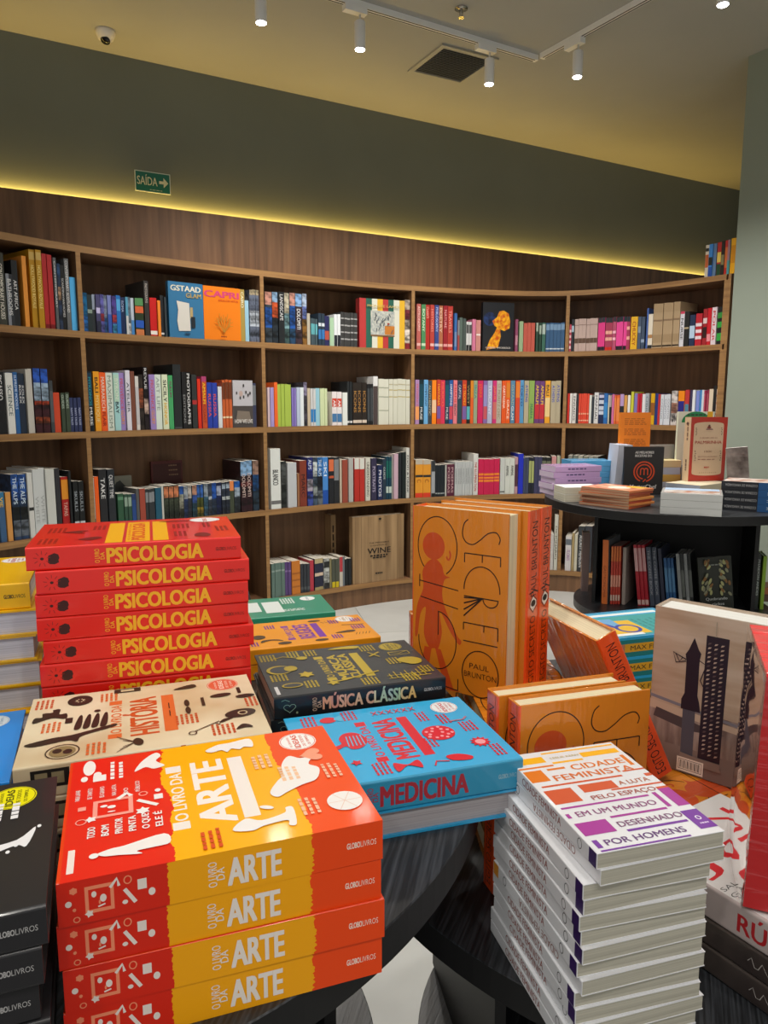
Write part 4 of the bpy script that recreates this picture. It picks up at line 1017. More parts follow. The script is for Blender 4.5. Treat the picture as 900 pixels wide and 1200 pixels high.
# --- HISTÓRIA
HB = noise_mat('aged_parchment_print', 'c8b088', 'e4d8b8', 9, (1, 1, 1), .4, detail=3, coat=.2)
def hist_doodle(p, L, W):
    k = '2c241c'
    p.disc(.21 * L, .87 * W, .055 * L, .085 * W, k); p.poly(gear(.21 * L, .87 * W, .025 * L, 8, .5), 'd8c8a0'); p.disc(.21 * L, .87 * W, .011 * L, .02 * W, k)
    p.blob([(.03 * L, .58 * W), (.03 * L, .66 * W), (.06 * L, .66 * W), (.06 * L, .72 * W), (.10 * L, .72 * W), (.10 * L, .76 * W), (.13 * L, .76 * W), (.13 * L, .68 * W), (.16 * L, .68 * W), (.16 * L, .60 * W), (.10 * L, .63 * W)], k)
    p.blob([(.02 * L, .28 * W), (.12 * L, .33 * W), (.20 * L, .34 * W), (.36 * L, .42 * W), (.36 * L, .38 * W), (.24 * L, .31 * W), (.22 * L, .24 * W), (.18 * L, .27 * W), (.06 * L, .24 * W)], k)
    for i in range(4): p.blob([((.20 + .035 * i) * L, .42 * W), ((.215 + .035 * i) * L, .60 * W), ((.23 + .035 * i) * L, .60 * W), ((.228 + .035 * i) * L, .43 * W)], k)
    p.rect(.16 * L, .52 * W, .19 * L, .6 * W, k); p.disc(.29 * L, .66 * W, .014 * L, .02 * W, k)
    p.ring(.17 * L, .13 * W, .065 * L, .09 * W, .0012, k); p.disc(.17 * L, .13 * W, .05 * L, .065 * W, '8a7850'); p.disc(.15 * L, .14 * W, .018 * L, .03 * W, k); p.disc(.19 * L, .12 * W, .018 * L, .03 * W, k)
    p.rect(.36 * L, .92 * W, .48 * L, .985 * W, k); p.rect(.39 * L, .935 * W, .45 * L, .97 * W, 'c8b890')
    p.disc(.46 * L, .12 * W, .02 * L, .05 * W, k, a=.2)
    for s in (-1, 1):
        for j in range(3): p.line([(.45 * L, (.12) * W), ((.40 - .012 * j) * L, (.12 + s * (.04 + .03 * j)) * W)], .0008, k)
    p.blob([(.63 * L, .86 * W), (.72 * L, .92 * W), (.74 * L, .87 * W), (.70 * L, .85 * W)], k)
    for j, y in enumerate((.60, .48)): p.disc(.68 * L, y * W, .012 * L, .055 * W, k); p.line([(.60 * L, (y + .04) * W), (.60 * L, (y - .05) * W)], .001, k)
    p.rect(.745 * L, .52 * W, .76 * L, .66 * W, k)
    p.disc(.84 * L, .66 * W, .05 * L, .03 * W, k, a=.1); p.disc(.95 * L, .60 * W, .045 * L, .03 * W, k); p.line([(.93 * L, .66 * W), (.93 * L, .76 * W)], .004, k)
    p.disc(.90 * L, .33 * W, .07 * L, .06 * W, k, a=.15); p.ring(.91 * L, .33 * W, .022 * L, .03 * W, .0015, 'c8b890'); p.blob([(.82 * L, .27 * W), (.80 * L, .22 * W), (.87 * L, .28 * W)], k)
    p.ring(.68 * L, .13 * W, .018 * L, .026 * W, .0012, k); p.line([(.69 * L, .15 * W), (.80 * L, .25 * W)], .0014, k); p.line([(.78 * L, .23 * W), (.80 * L, .20 * W)], .0014, k)
    p.blob([(.86 * L, .10 * W), (.89 * L, .16 * W), (.92 * L, .14 * W), (.93 * L, .10 * W), (.90 * L, .11 * W)], k)
DH = (.24, .172, .033)
art = [('cover_lettering', series_art(*DH[:2], DH[2] - .0003, 'd86830', 'c85020', 'HISTÓRIA', hist_doodle, badge='d86040', btxt='f0d8c8', seed=4, trows=((.02, .80, 3), (.07, .42, 3), (.62, .28, 4), (.30, .80, 3), (.76, .06, 4), (.26, .04, 3), (.94, .42, 2)))), ('spine_lettering', series_spine(*DH[:2], DH[2] - .0003, 'HISTÓRIA', 'd86830', '403020', motif=lambda p, L, T: (p.rect(.06 * L, .3 * T, .2 * L, .85 * T, '1c1814'), p.rect(.075 * L, .4 * T, .12 * L, .75 * T, '8c8060'), p.rect(.135 * L, .4 * T, .18 * L, .75 * T, '8c8060'))))]
stack(4, 'illustrated_book', lambda k, n: f'beige HISTÓRIA book behind the ARTE stack, {TOPW(k, n)}', -.341, .639, ZA, 19.1, DH, HB, 'beige HISTÓRIA books', art, jit=.002, seed=6)
# --- PSICOLOGIA
def psi_doodle(p, L, W):
    k = '7c1410'
    p.blob([(.13 * L, .55 * W), (.20 * L, .60 * W), (.25 * L, .58 * W), (.22 * L, .53 * W), (.24 * L, .46 * W), (.19 * L, .49 * W)], k); p.blob([(.22 * L, .22 * W), (.30 * L, .30 * W), (.33 * L, .24 * W), (.28 * L, .16 * W)], k)
    p.blob([(.78 * L, .12 * W), (.79 * L, .22 * W), (.83 * L, .25 * W), (.86 * L, .16 * W), (.84 * L, .08 * W)], k); p.disc(.70 * L, .85 * W, .09 * L, .02 * W, k)
def psi_motif(p, L, T):
    k = '3c0c08'; p.poly([(.095 * L, .32 * T), (.098 * L, .62 * T), (.125 * L, .72 * T), (.142 * L, .66 * T), (.147 * L, .5 * T), (.142 * L, .42 * T), (.144 * L, .32 * T), (.125 * L, .24 * T), (.105 * L, .26 * T)], k); p.disc(.07 * L, .5 * T, .008 * L, .06 * T, k)
    for a in range(9): t = math.radians(a * 40 + 10); c, s = math.cos(t), math.sin(t); p.line([(.07 * L + .022 * L * c, .5 * T + .022 * L * s), (.07 * L + .038 * L * c, .5 * T + .038 * L * s)], .0007, '8c1408')
DP = (.24, .17, .02755)
def psi_art():
    p = Print(); L, W, T = DP
    for a, b in ((.35, .43), (.445, .56), (.575, .65)): p.rect(a * L, .03 * W, b * L, .9 * W, 'f0b008')
    p.text('PSICOLOGIA', .535 * L, .08 * W, .065 * L, 'd84010', 90, width=.76 * W, bold=.05); p.text('O LIVRO DA', .465 * L, .1 * W, .012 * L, 'd84010', 90, width=.72 * W)
    for i, (x, y, n) in enumerate(((.05, .55, 4), (.04, .1, 4), (.27, .6, 3), (.68, .5, 4), (.68, .15, 3), (.9, .3, 3), (.84, .5, 2))): p.scrib(x * L, y * W, n, .22 * W, .014 * L, .024 * L, '9c1c10', True, 60 + i)
    p.disc(.865 * L, .86 * W, .085 * L, .075 * L, 'f0ecec'); p.text('IDEIAS', .875 * L, .78 * W, .024 * L, 'c03020', 90, width=.15 * W, bold=.04); psi_doodle(p, L, W)
    return p.mesh('cover_lettering', 'cover', (L, W, T - .0003))
art = [('cover_lettering', psi_art()), ('spine_lettering', series_spine(*DP[:2], DP[2] - .0003, 'PSICOLOGIA', 'f0b020', '8c1408', .36, .81, motif=psi_motif))]
stack(11, 'illustrated_book', lambda k, n: f'red PSICOLOGIA book in the tall stack, {TOPW(k, n)}', -.404, .82, ZA, 17.5, DP, mat('e01c10', .33, .3), 'red PSICOLOGIA books', art, jit=.002, seed=8, dx=lambda k: 0 if k == 0 else .009 + (.004 if k == 4 else 0))
# --- yellow stack
DY = (.24, .18, .034)
art = [('cover_lettering', series_art(*DY[:2], DY[2] - .0003, 'd8a000', '383010', 'LITERATURA', None, badge='f0ecec', btxt='b02838', seed=9)), ('spine_lettering', series_spine(*DY[:2], DY[2] - .0003, 'LITERATURA', '383010', '403410'))]
stack(7, 'illustrated_book', lambda k, n: f'yellow book left of the red PSICOLOGIA stack, {TOPW(k, n)}', -.6785, .842, ZA, 20, DY, mat('f2bc08', .35, .3), 'yellow books at the left edge', art, jit=.005, seed=12, rev=(1, 2, 3, 4, 5, 6), pages='d4d4dc', dx=lambda k: 0 if k == 0 else .008)
# --- bright blue stack at the left edge
DB = (.24, .18, .0265)
art = [('cover_lettering', series_art(*DB[:2], DB[2] - .0003, '103c70', '103c70', 'POLÍTICA', None, badge='d8e4ec', btxt='88a8c0', seed=10))]
stack(4, 'illustrated_book', lambda k, n: f'bright blue book between the yellow and black stacks, {TOPW(k, n)}', -.583, .58, ZA, 21, DB, mat('1488e0', .35, .3), 'bright blue books at the left edge', art, jit=.002, seed=13)
# --- MÚSICA CLÁSSICA
GO = 'b8a030'
def mus_doodle(p, L, W):
    p.disc(.10 * L, .56 * W, .075 * L, .10 * W, GO); p.disc(.11 * L, .56 * W, .065 * L, .08 * W, '3c4044'); p.disc(.17 * L, .57 * W, .04 * L, .06 * W, GO)
    p.disc(.27 * L, .79 * W, .035 * L, .04 * W, GO); p.line([(.08 * L, .82 * W), (.16 * L, .87 * W), (.25 * L, .80 * W)], .002, GO); p.poly(gear(.24 * L, .40 * W, .05 * L, 6, .6), GO)
    p.disc(.13 * L, .20 * W, .06 * L, .05 * W, GO); p.disc(.13 * L, .20 * W, .05 * L, .035 * W, '3c4044'); p.line([(.36 * L, .17 * W), (.44 * L, .19 * W), (.56 * L, .26 * W), (.66 * L, .30 * W)], .003, GO); p.poly(gear(.36 * L, .16 * W, .04 * L, 5, .5), GO)
    p.blob([(.46 * L, .93 * W), (.56 * L, .97 * W), (.66 * L, .95 * W), (.64 * L, .89 * W), (.55 * L, .91 * W)], GO); p.line([(.68 * L, .65 * W), (.76 * L, .74 * W)], .0035, GO); p.line([(.74 * L, .62 * W), (.69 * L, .76 * W)], .0025, GO)
    for q in (((.81, .62), (.94, .62)), ((.94, .62), (.94, .70)), ((.94, .70), (.81, .70)), ((.81, .70), (.81, .62)), ((.81, .70), (.875, .65)), ((.875, .65), (.94, .70))): p.line([(a * L, b * W) for a, b in q], .0012, GO)
    p.blob([(.82 * L, .48 * W), (.86 * L, .54 * W), (.93 * L, .53 * W), (.97 * L, .46 * W), (.95 * L, .38 * W), (.90 * L, .36 * W), (.86 * L, .40 * W)], GO)
    for i in range(7): p.line([((.70 + .035 * i) * L, .10 * W), ((.70 + .035 * i) * L, (.20 + .04 * (i % 2)) * W)], .0015, GO)
    p.line([(.68 * L, .10 * W), (.94 * L, .10 * W)], .0015, GO); p.line([(.68 * L, .16 * W), (.94 * L, .16 * W)], .0015, GO)
def mus_motif(p, L, T):
    c = '88a898'; P = heart(.085 * L, .46 * T, .033 * L); P = [(.085 * L + (q[1] - .46 * T) * 1.0, .46 * T + (q[0] - .085 * L) * .8) for q in P]; p.line(P + [P[0]], .0007, c); p.line([(.085 * L, .75 * T), (.06 * L, .85 * T), (.04 * L, .8 * T)], .0007, c); p.disc(.125 * L, .22 * T, .006 * L, .05 * T, '90a080')
DM = (.238, .172, .030)
art = [('cover_lettering', series_art(*DM[:2], DM[2] - .0003, GO, GO, ['MÚSICA', 'CLÁSSICA'], mus_doodle, badge=GO, btxt='484838', label='d8d8d8', seed=11, trows=((.02, .80, 4), (.19, .84, 3), (.03, .32, 4), (.20, .12, 3), (.66, .80, 4), (.76, .42, 3), (.52, .04, 4), (.90, .16, 3), (.30, .82, 3), (.76, .02, 4))))]
def mus_spine():
    p = Print(); L, W, T = DM; mus_motif(p, L, T)
    cols = ['e8a888', 'e0a090', 'e8b8a0', 'e8b098', 'e0a890', 'e8c0a0', None, 'e8b8a0', 'e0d8b8', 'b8d0b8', 'b0c8c0', 'a8c8b0', 'b8d0a8', 'e0c898', 'e8c078']
    txt = 'MÚSICA CLÁSSICA'; x = .27 * L; tot = sum(glyphs(c, .05)[2] + .1 for c in txt if c != ' ') + .35; sc_ = (.82 - .27) * L / tot
    for ch, c in zip(txt, cols):
        if ch == ' ': x += .35 * sc_; continue
        wd = glyphs(ch, .05)[2] * sc_; p.text(ch, x, T * .22, T * .58, c, width=wd, bold=.05); x += wd + .1 * sc_
    p.text('O LIVRO', .235 * L, T * .2, T * .2, 'd8b8a0', 90, width=T * .6, bold=.02); p.text('DA', .26 * L, T * .34, T * .18, 'd8b8a0', 90, width=T * .3, bold=.02)
    p.text('GLOBO', .865 * L, T * .46, T * .15, 'b8b8b8', width=.05 * L, bold=.06); p.text('LIVROS', .918 * L, T * .46, T * .15, 'b8b8b8', width=.055 * L, bold=0)
    return p.mesh('spine_lettering', 'spine', DM)
art.append(('spine_lettering', mus_spine()))
stack(3, 'illustrated_book', lambda k, n: f'charcoal MÚSICA CLÁSSICA book, {TOPW(k, n)} in its stack', -.141, .906, ZA, 18, DM, mat('3a3f44', .35, .3), 'charcoal MÚSICA CLÁSSICA books', art, spine=mat('14181e', .35, .3), jit=.003, seed=15, dx=lambda k: -.003 * k)
# --- MEDICINA
MR = 'd82838'
def med_doodle(p, L, W):
    p.disc(.22 * L, .88 * W, .045 * L, .045 * W, MR); p.blob([(.25 * L, .88 * W), (.29 * L, .93 * W), (.29 * L, .84 * W)], '58b8dc'); p.blob([(.22 * L, .58 * W), (.25 * L, .64 * W), (.30 * L, .65 * W), (.34 * L, .60 * W), (.35 * L, .50 * W), (.31 * L, .43 * W), (.26 * L, .42 * W), (.235 * L, .47 * W), (.19 * L, .44 * W), (.18 * L, .48 * W), (.22 * L, .51 * W)], MR)
    for i in range(5): p.line([((.25 + .02 * i) * L, .46 * W), ((.26 + .018 * i) * L, .60 * W)], .0014, '58b8dc')
    p.disc(.72 * L, .48 * W, .085 * L, .105 * W, MR)
    for i in range(14): t = i * 2.4; q = .02 + .045 * (i / 14) ** .5; p.disc(.72 * L + q * L * math.cos(t) * 1.1, .48 * W + q * L * math.sin(t) * 1.1, .009 * L, .010 * L, 'f0a0a8')
    p.poly(gear(.88 * L, .28 * W, .055 * L, 11, .66), MR); p.disc(.88 * L, .28 * W, .026 * L, .026 * L, 'f0a0a8'); p.blob([(.66 * L, .16 * W), (.72 * L, .17 * W), (.78 * L, .12 * W), (.76 * L, .08 * W), (.68 * L, .10 * W)], MR); p.line([(.66 * L, .10 * W), (.60 * L, .12 * W), (.58 * L, .07 * W)], .002, MR)
    for i in range(6): x = (.46 + .042 * i) * L; p.line([(x, .86 * W), (x + .03 * L, .92 * W)], .0014, MR); p.line([(x, .92 * W), (x + .03 * L, .86 * W)], .0014, MR)
    p.blob([(.40 * L, .06 * W), (.46 * L, .12 * W), (.52 * L, .07 * W), (.52 * L, .17 * W), (.46 * L, .13 * W), (.40 * L, .17 * W)], MR); p.line([(.82 * L, .62 * W), (.90 * L, .62 * W), (.93 * L, .66 * W)], .003, 'a87890'); p.poly(gear(.24 * L, .24 * W, .03 * L, 5, .5), MR)
DMed = (.24, .186, .036)
def med_art(T): return [('cover_lettering', series_art(.24, .186, T, MR, MR, 'MEDICINA', med_doodle, badge='e8eef0', btxt='c83848', seed=13, trows=((.08, .82, 3), (.30, .84, 3), (.68, .68, 2), (.86, .45, 3), (.62, .30, 2), (.30, .06, 3), (.90, .08, 2), (.78, .60, 2)))), ('spine_lettering', series_spine(.24, .186, T, 'MEDICINA', 'a82838', '90b8c8', .30, .72))]
book('illustrated_book', 'light blue MEDICINA book, spine facing out, upper one of its pair', lying(-.072, .716, ZA + .0325, 17.4), (.24, .186, .0352), mat('34b0e4', .35, .3), 'light blue MEDICINA books', art=med_art(.0352), spine=mat('2890b8', .38, .3))
M = lying(-.072, .716, ZA + .0003, 17.4) @ Matrix.Translation((.24, .186, 0)) @ Matrix.Rotation(math.pi, 4, 'Z')
book('illustrated_book', 'light blue MEDICINA book, page edges facing out, lower one of its pair', M, (.24, .186, .0320), film_mat('1c9cd0'), 'light blue MEDICINA books', pages='a8a4a8')
# --- orange and green books at the back of the table
def rel_doodle(p, L, W):
    k = '4c3008'
    p.disc(.62 * L, .88 * W, .05 * L, .035 * W, k); p.disc(.14 * L, .42 * W, .05 * L, .08 * W, k); p.disc(.30 * L, .12 * W, .05 * L, .05 * W, k); p.disc(.57 * L, .10 * W, .05 * L, .04 * W, k); p.blob([(.14 * L, .20 * W), (.22 * L, .26 * W), (.30 * L, .20 * W), (.26 * L, .28 * W), (.16 * L, .29 * W)], k)
    for i in range(5): p.line([((.66 + .03 * i) * L, .80 * W), ((.68 + .03 * i) * L, .74 * W)], .001, k)
    p.blob([(.70 * L, .30 * W), (.80 * L, .36 * W), (.86 * L, .35 * W), (.84 * L, .29 * W)], k); p.line([(.80 * L, .60 * W), (.97 * L, .56 * W)], .002, k)
    for i in range(5): p.line([((.84 + .025 * i) * L, .16 * W), ((.86 + .025 * i) * L, .24 * W)], .001, k)
DR = (.24, .145, .0275)
art = [('cover_lettering', series_art(*DR[:2], DR[2] - .0003, '7820a0', '7820a0', 'RELIGIÕES', rel_doodle, badge='f4f0ec', btxt='b89060', lines='O LIVRO DAS', seed=21, trows=((.02, .70, 3), (.04, .10, 3), (.22, .72, 3), (.72, .70, 3), (.86, .40, 4), (.66, .10, 3), (.90, .70, 3))))]
stack(2, 'illustrated_book', lambda k, n: f'orange book with purple title behind the charcoal stack, {TOPW(k, n)} of two', -.233, 1.192, ZA, 18.7, DR, mat('f8a010', .35, .3), 'orange books with purple titles', art, jit=.001)
def green_bg(p, L, W):
    w = 'e0e8e4'; p.rect(.30 * L, .30 * W, .42 * L, .80 * W, w); p.rect(.45 * L, .20 * W, .60 * L, .78 * W, w); p.scrib(.62 * L, .62 * W, 5, .3 * W, .014 * L, .024 * L, w, True, 3); p.scrib(.60 * L, .30 * W, 3, .3 * W, .012 * L, .022 * L, w, False, 3)
DG = (.24, .14, .0275); p = Print(); green_bg(p, *DG[:2]); p.disc(.86 * DG[0], .82 * DG[1], .016, .016, 'f0f0f0'); p.text('IDEIAS', .87 * DG[0], .74 * DG[1], .006, '7090a0', 90, width=.024)
stack(2, 'illustrated_book', lambda k, n: f'green book with white print behind the orange one, {TOPW(k, n)} of two', -.325, 1.355, ZA, 17.5, DG, mat('249070', .35, .3), 'green books with white print', [('cover_lettering', p.mesh('cover_lettering', 'cover', (DG[0], DG[1], DG[2] - .0003)))], jit=.001)
# ------------------------------------------------------------------ orange hardbacks (upright, lying and leaning) on the lower front table
OR_C, OR_S, OR_F = film_mat('cc7810', 1.15), film_mat('e04c10', 1.15), film_mat('d04010', 1.1)
INK = mat('1c1210', .4)
def egito_cover(L, W, T, film=True, figure=True):
    p = Print(.00002, .00006); k = INK; wl = .0015; rd = film_mat('c84810')
    # round sun-disc head, striding figure
    if figure:
        p.disc(.24 * W, .79 * L, .12 * W, .075 * L, rd, 30)
        p.blob([(.13 * W, .55 * L), (.12 * W, .64 * L), (.18 * W, .70 * L), (.26 * W, .72 * L), (.33 * W, .69 * L), (.36 * W, .64 * L), (.42 * W, .63 * L), (.36 * W, .61 * L), (.34 * W, .52 * L), (.40 * W, .42 * L), (.50 * W, .32 * L), (.55 * W, .29 * L), (.52 * W, .27 * L), (.42 * W, .34 * L), (.31 * W, .44 * L), (.34 * W, .32 * L), (.30 * W, .22 * L), (.26 * W, .22 * L), (.20 * W, .22 * L), (.14 * W, .30 * L), (.16 * W, .44 * L), (.10 * W, .40 * L), (.07 * W, .28 * L), (.04 * W, .28 * L), (.06 * W, .44 * L)], rd)
        p.poly([(.15 * W, .22 * L), (.23 * W, .22 * L), (.19 * W, .08 * L), (.13 * W, .04 * L), (.11 * W, .09 * L)], rd); p.poly([(.27 * W, .22 * L), (.33 * W, .22 * L), (.42 * W, .09 * L), (.47 * W, .015 * L), (.56 * W, .005 * L), (.40 * W, .0), (.35 * W, .06 * L)], rd)
        p.ring(.40 * W, .75 * L, .03 * W, .03 * L, .003, rd, 16, 200, 430)
    rx, ry = .215 * W, .165 * L
    p.ring(.28 * W, .79 * L, rx, ry, wl, k, 48, -62, 228)
    # left column of letters turned sideways: O T I G E
    p.line([(.09 * W, .59 * L), (.51 * W, .565 * L)], wl, k); p.line([(.09 * W, .625 * L), (.09 * W, .555 * L)], wl, k)
    p.line([(.10 * W, .50 * L), (.51 * W, .465 * L)], wl, k)
    p.ring(.29 * W, .27 * L, .21 * W, .165 * L, wl, k, 44, 176, 448); p.line([(.30 * W, .435 * L), (.30 * W, .30 * L)], wl, k)
    p.line([(.32 * W, .02 * L), (.52 * W, .01 * L)], wl, k); p.line([(.52 * W, .01 * L), (.52 * W, .075 * L)], wl, k)
    # right column: S E C R E T O
    S = [(.60 * W, .955 * L), (.56 * W, .93 * L), (.545 * W, .875 * L), (.58 * W, .835 * L), (.65 * W, .825 * L), (.72 * W, .85 * L), (.80 * W, .89 * L), (.88 * W, .90 * L), (.92 * W, .87 * L), (.91 * W, .84 * L)]; p.curve(S, wl, k)
    p.line([(.57 * W, .775 * L), (.93 * W, .775 * L)], wl, k); p.line([(.57 * W, .775 * L), (.57 * W, .725 * L)], wl, k); p.line([(.75 * W, .775 * L), (.75 * W, .735 * L)], wl, k); p.line([(.93 * W, .775 * L), (.93 * W, .725 * L)], wl, k)
    p.ring(.75 * W, .585 * L, .185 * W, .13 * L, wl, k, 36, -2, 182)
    p.line([(.57 * W, .545 * L), (.92 * W, .545 * L)], wl, k)
    for y in (.535, .505, .47, .435): p.line([(.57 * W, y * L), (.76 * W, .545 * L)], wl * 1.3, k)
    p.ring(.84 * W, .545 * L, .08 * W, .045 * L, wl, k, 24, 180, 360)
    p.line([(.57 * W, .40 * L), (.92 * W, .40 * L)], wl, k)
    for x, e in ((.57, .36), (.78, .365), (.92, .33)): p.line([(x * W, .40 * L), (x * W, e * L)], wl, k)
    p.line([(.57 * W, .30 * L), (.92 * W, .30 * L)], wl, k)
    p.ring(.75 * W, .13 * L, .19 * W, .13 * L, wl, k, 44)
    p.text('PAUL', .64 * W, .155 * L, .030 * L, k, width=.20 * W, bold=-.008); p.text('BRUNTON', .585 * W, .105 * L, .032 * L, k, width=.33 * W, bold=-.008)
    return p.mesh('cover_lettering', 'upright', (L, W, T))
def egito_spine(L, T):
    p = Print(.00004, .00008); k = INK; a = T * .22
    p.text('EGITO SECRETO', L * .97, T * .74, T * .48, k, 180, width=L * .40, bold=-.006); p.text('PAUL BRUNTON', L * .46, T * .74, T * .48, k, 180, width=L * .40, bold=-.006)
    x = .50 * L; p.poly([(x - .010, T * .5), (x - .003, T * .78), (x + .004, T * .80), (x + .012, T * .5), (x + .004, T * .26), (x - .003, T * .28)], 'f0e8e0'); p.disc(x, T * .52, .005, T * .2, '1c1210')
    p.line([(x - .012, T * .5), (x - .003, T * .82), (x + .005, T * .84), (x + .014, T * .5), (x + .005, T * .22), (x - .003, T * .22), (x - .012, T * .5)], .0014, k); p.line([(x - .016, T * .15), (x - .019, T * .6), (x - .015, T * .95)], .0018, k)
    return p.mesh('spine_lettering', 'spine', (L, .2, T))
def egito(label, M, L, W, T, g='orange Egyptian hardbacks', art=True, spine=True):
    a = ([('cover_lettering', egito_cover(L, W, T))] if art else []) + ([('spine_lettering', egito_spine(L, T))] if spine else [])
    return book('hardcover_book', label, M, (L, W, T), OR_C, g, 'e8dcb8', spine=OR_S, art=a, r=.003, b=.003)
ya = math.radians(-35.6); E1 = Vector((math.cos(ya), math.sin(ya), 0)); E2 = Vector((-math.sin(ya), math.cos(ya), 0))
HT, WT, TT = .2785, .162, .040; T0 = Vector((.043, 1.119, 1.345))
# first upright book: front cover toward the camera, spine at its left
o = T0 + E2 * TT; egito('orange book standing upright at the front of the tall group, cover facing out', basis(o, (0, 0, -1), E1, -E2), HT, WT, TT, spine=False)
for k, dz, lb in ((1, 0, 'nearer of the two upright orange books with SECRETO spines'), (2, .004, 'farther of the two upright orange books with SECRETO spines')):
    # turned round: spine at the right, back cover toward the next
    o = T0 + E1 * (WT + .012) + E2 * (TT * k + .002 * k + .0005) + Vector((0, 0, 0)); egito(lb, basis(o, (0, 0, -1), -E1, E2), HT, WT + .008, TT - .001, art=False)
# lying books that carry them
def lay(n, x, y, z0, yaw, L, W, T, nm, jit=.004, last=None):
    r = random.Random(int(x * 999))
    z = z0
    for k in range(n):
        t = last if (last and k == n - 1) else T
        egito(f'orange book lying flat {nm}, {TOPW(n - 1 - k, n)}', lying(x + r.uniform(-jit, jit) * (k < n - 1), y + r.uniform(-jit, jit) * .3 * (k < n - 1), z + .0003, yaw), L, W, t - .0006, art=(k == n - 1)); z += t
lay(5, .140, .958, ZB, 4, .158, .25, .04235, 'under the tall upright group', 0, last=.0305)
lay(2, .403, .928, ZB, 31, .275, .19, .036, 'under the rocket book', .002)
# two low upright ones in front
yl = math.radians(17); L1 = Vector((math.cos(yl), math.sin(yl), 0)); L2 = Vector((-math.sin(yl), math.cos(yl), 0)); TL = .031
o = Vector((.163, .852, ZB + .2705)); egito('orange book standing low behind the white stack, the nearer one', basis(o + L2 * TL, (0, 0, -1), L1, -L2), .27, .186, TL)
o = o - L1 * .012 + L2 * (TL + .004); egito('orange book standing low behind the white stack, the farther one', basis(o + L2 * TL, (0, 0, -1), L1, -L2), .27, .186, TL)
# leaning one
X = Vector((.1036, .027, -.226)).normalized(); Y = Vector((-.28, .95, .0)); Y = (Y - X * Y.dot(X)).normalized(); Z = X.cross(Y)
o = Vector((.314, 1.012, 1.166)) - Z * .017; low = min((o + X * .25 + Z * a + Y * b).z for a in (0, .034) for b in (0, .19)); o.z += ZB + .0725 - low
egito('orange book leaning back beside the tall upright group', basis(o, X, Y, Z), .25, .19, .034)
egito('orange book standing half hidden behind the tall upright group', basis((.046, 1.335, ZB + .2525), (0, 0, -1), (.996, .087, 0), (.087, -.996, 0)), .252, .15, .03, spine=False)

# ------------------------------------------------------------------ white paperback stack
def cidade_art(L, W, T):
    p = Print(); R = lambda u0, v0, u1, v1, c: p.rect(u0 * W, (1 - v1) * L, u1 * W, (1 - v0) * L, c)
    y, o, b, m, v = 'f4b414', 'e07818', 'd05830', 'a83898', '7838a0'
    for q in ((.0, .06, .28, .13, y), (.30, .022, .98, .038, y), (.32, .14, .60, .16, y), (.62, .075, .97, .13, y), (0, .165, .31, .182, o), (.01, .205, .17, .33, o), (.22, .205, .38, .225, o), (.93, .165, .965, .29, o), (.05, .375, .76, .392, b), (.80, .335, 1, .35, b),
              (.03, .425, .26, .565, b), (.33, .415, .63, .495, b), (.94, .395, 1, .425, b), (.55, .50, 1, .515, b), (.90, .545, 1, .575, b), (.04, .60, .78, .616, m), (.03, .66, .06, .70, m), (.82, .59, .855, .735, m), (.90, .565, 1, .745, m), (.33, .735, .80, .752, m), (.03, .75, .28, .86, m),
              (.35, .862, .84, .88, v), (.86, .79, 1, .955, v), (.04, .90, .08, .965, v), (.04, .982, .74, .994, v)): R(*q)
    t = lambda s, u, vv, h, wd, c: p.text(s, u * W, (1 - vv) * L, h * L, c, width=wd * W, bold=.02)
    t('LESLIE KERN', .34, .105, .022, .26, 'c8b888'); t('CIDADE', .43, .255, .062, .48, o); t('FEMINISTA', .21, .345, .062, .71, 'd87030'); t('A LUTA', .66, .475, .042, .27, 'b86848'); t('PELO ESPAÇO', .34, .575, .042, .55, 'a85850')
    t('EM UM MUNDO', .11, .70, .047, .66, '905080'); t('DESENHADO', .33, .835, .047, .52, '805078'); t('POR HOMENS', .12, .955, .047, .63, '6c4880')
    p.ring(.935 * W, .135 * L, .022 * W, .026 * W, .0012, 'f0e8f8', 24); p.scrib(.90 * W, .082 * L, 1, .08 * W, .0022, .01, 'e0d0f0', False)
    return p.mesh('cover_lettering', 'upright', (L, W, T))
def cid_spine(L, T, flip=False):
    p = Print(.00002, .00008); c = '8c4038' if not flip else '98706c'
    p.text('CIDADE FEMINISTA', .22 * L, T * .24, T * .55, c, width=.44 * L, bold=.02); p.ring(.845 * L, T * .5, T * .26, T * .34, .0008, '303038', 20); p.rect(.93 * L, .0003, .995 * L, T - .0003, '38205c' if not flip else 'd89030'); return p.mesh('spine_lettering', 'spine', (L, .138, T))
LC, WC, TC = .196, .138, (1.092 - ZB) / 14
ph = math.radians(105.5); CX = Vector((-math.cos(ph), -math.sin(ph), 0)); CY = Vector((math.sin(ph), -math.cos(ph), 0)); CZv = Vector((0, 0, 1)); CC = Vector((.235, .738, 0))
rr = random.Random(4); ca = cidade_art(LC, WC, TC - .0003); cs = cid_spine(LC, TC - .0003); cf = cid_spine(LC, TC - .0003, True)
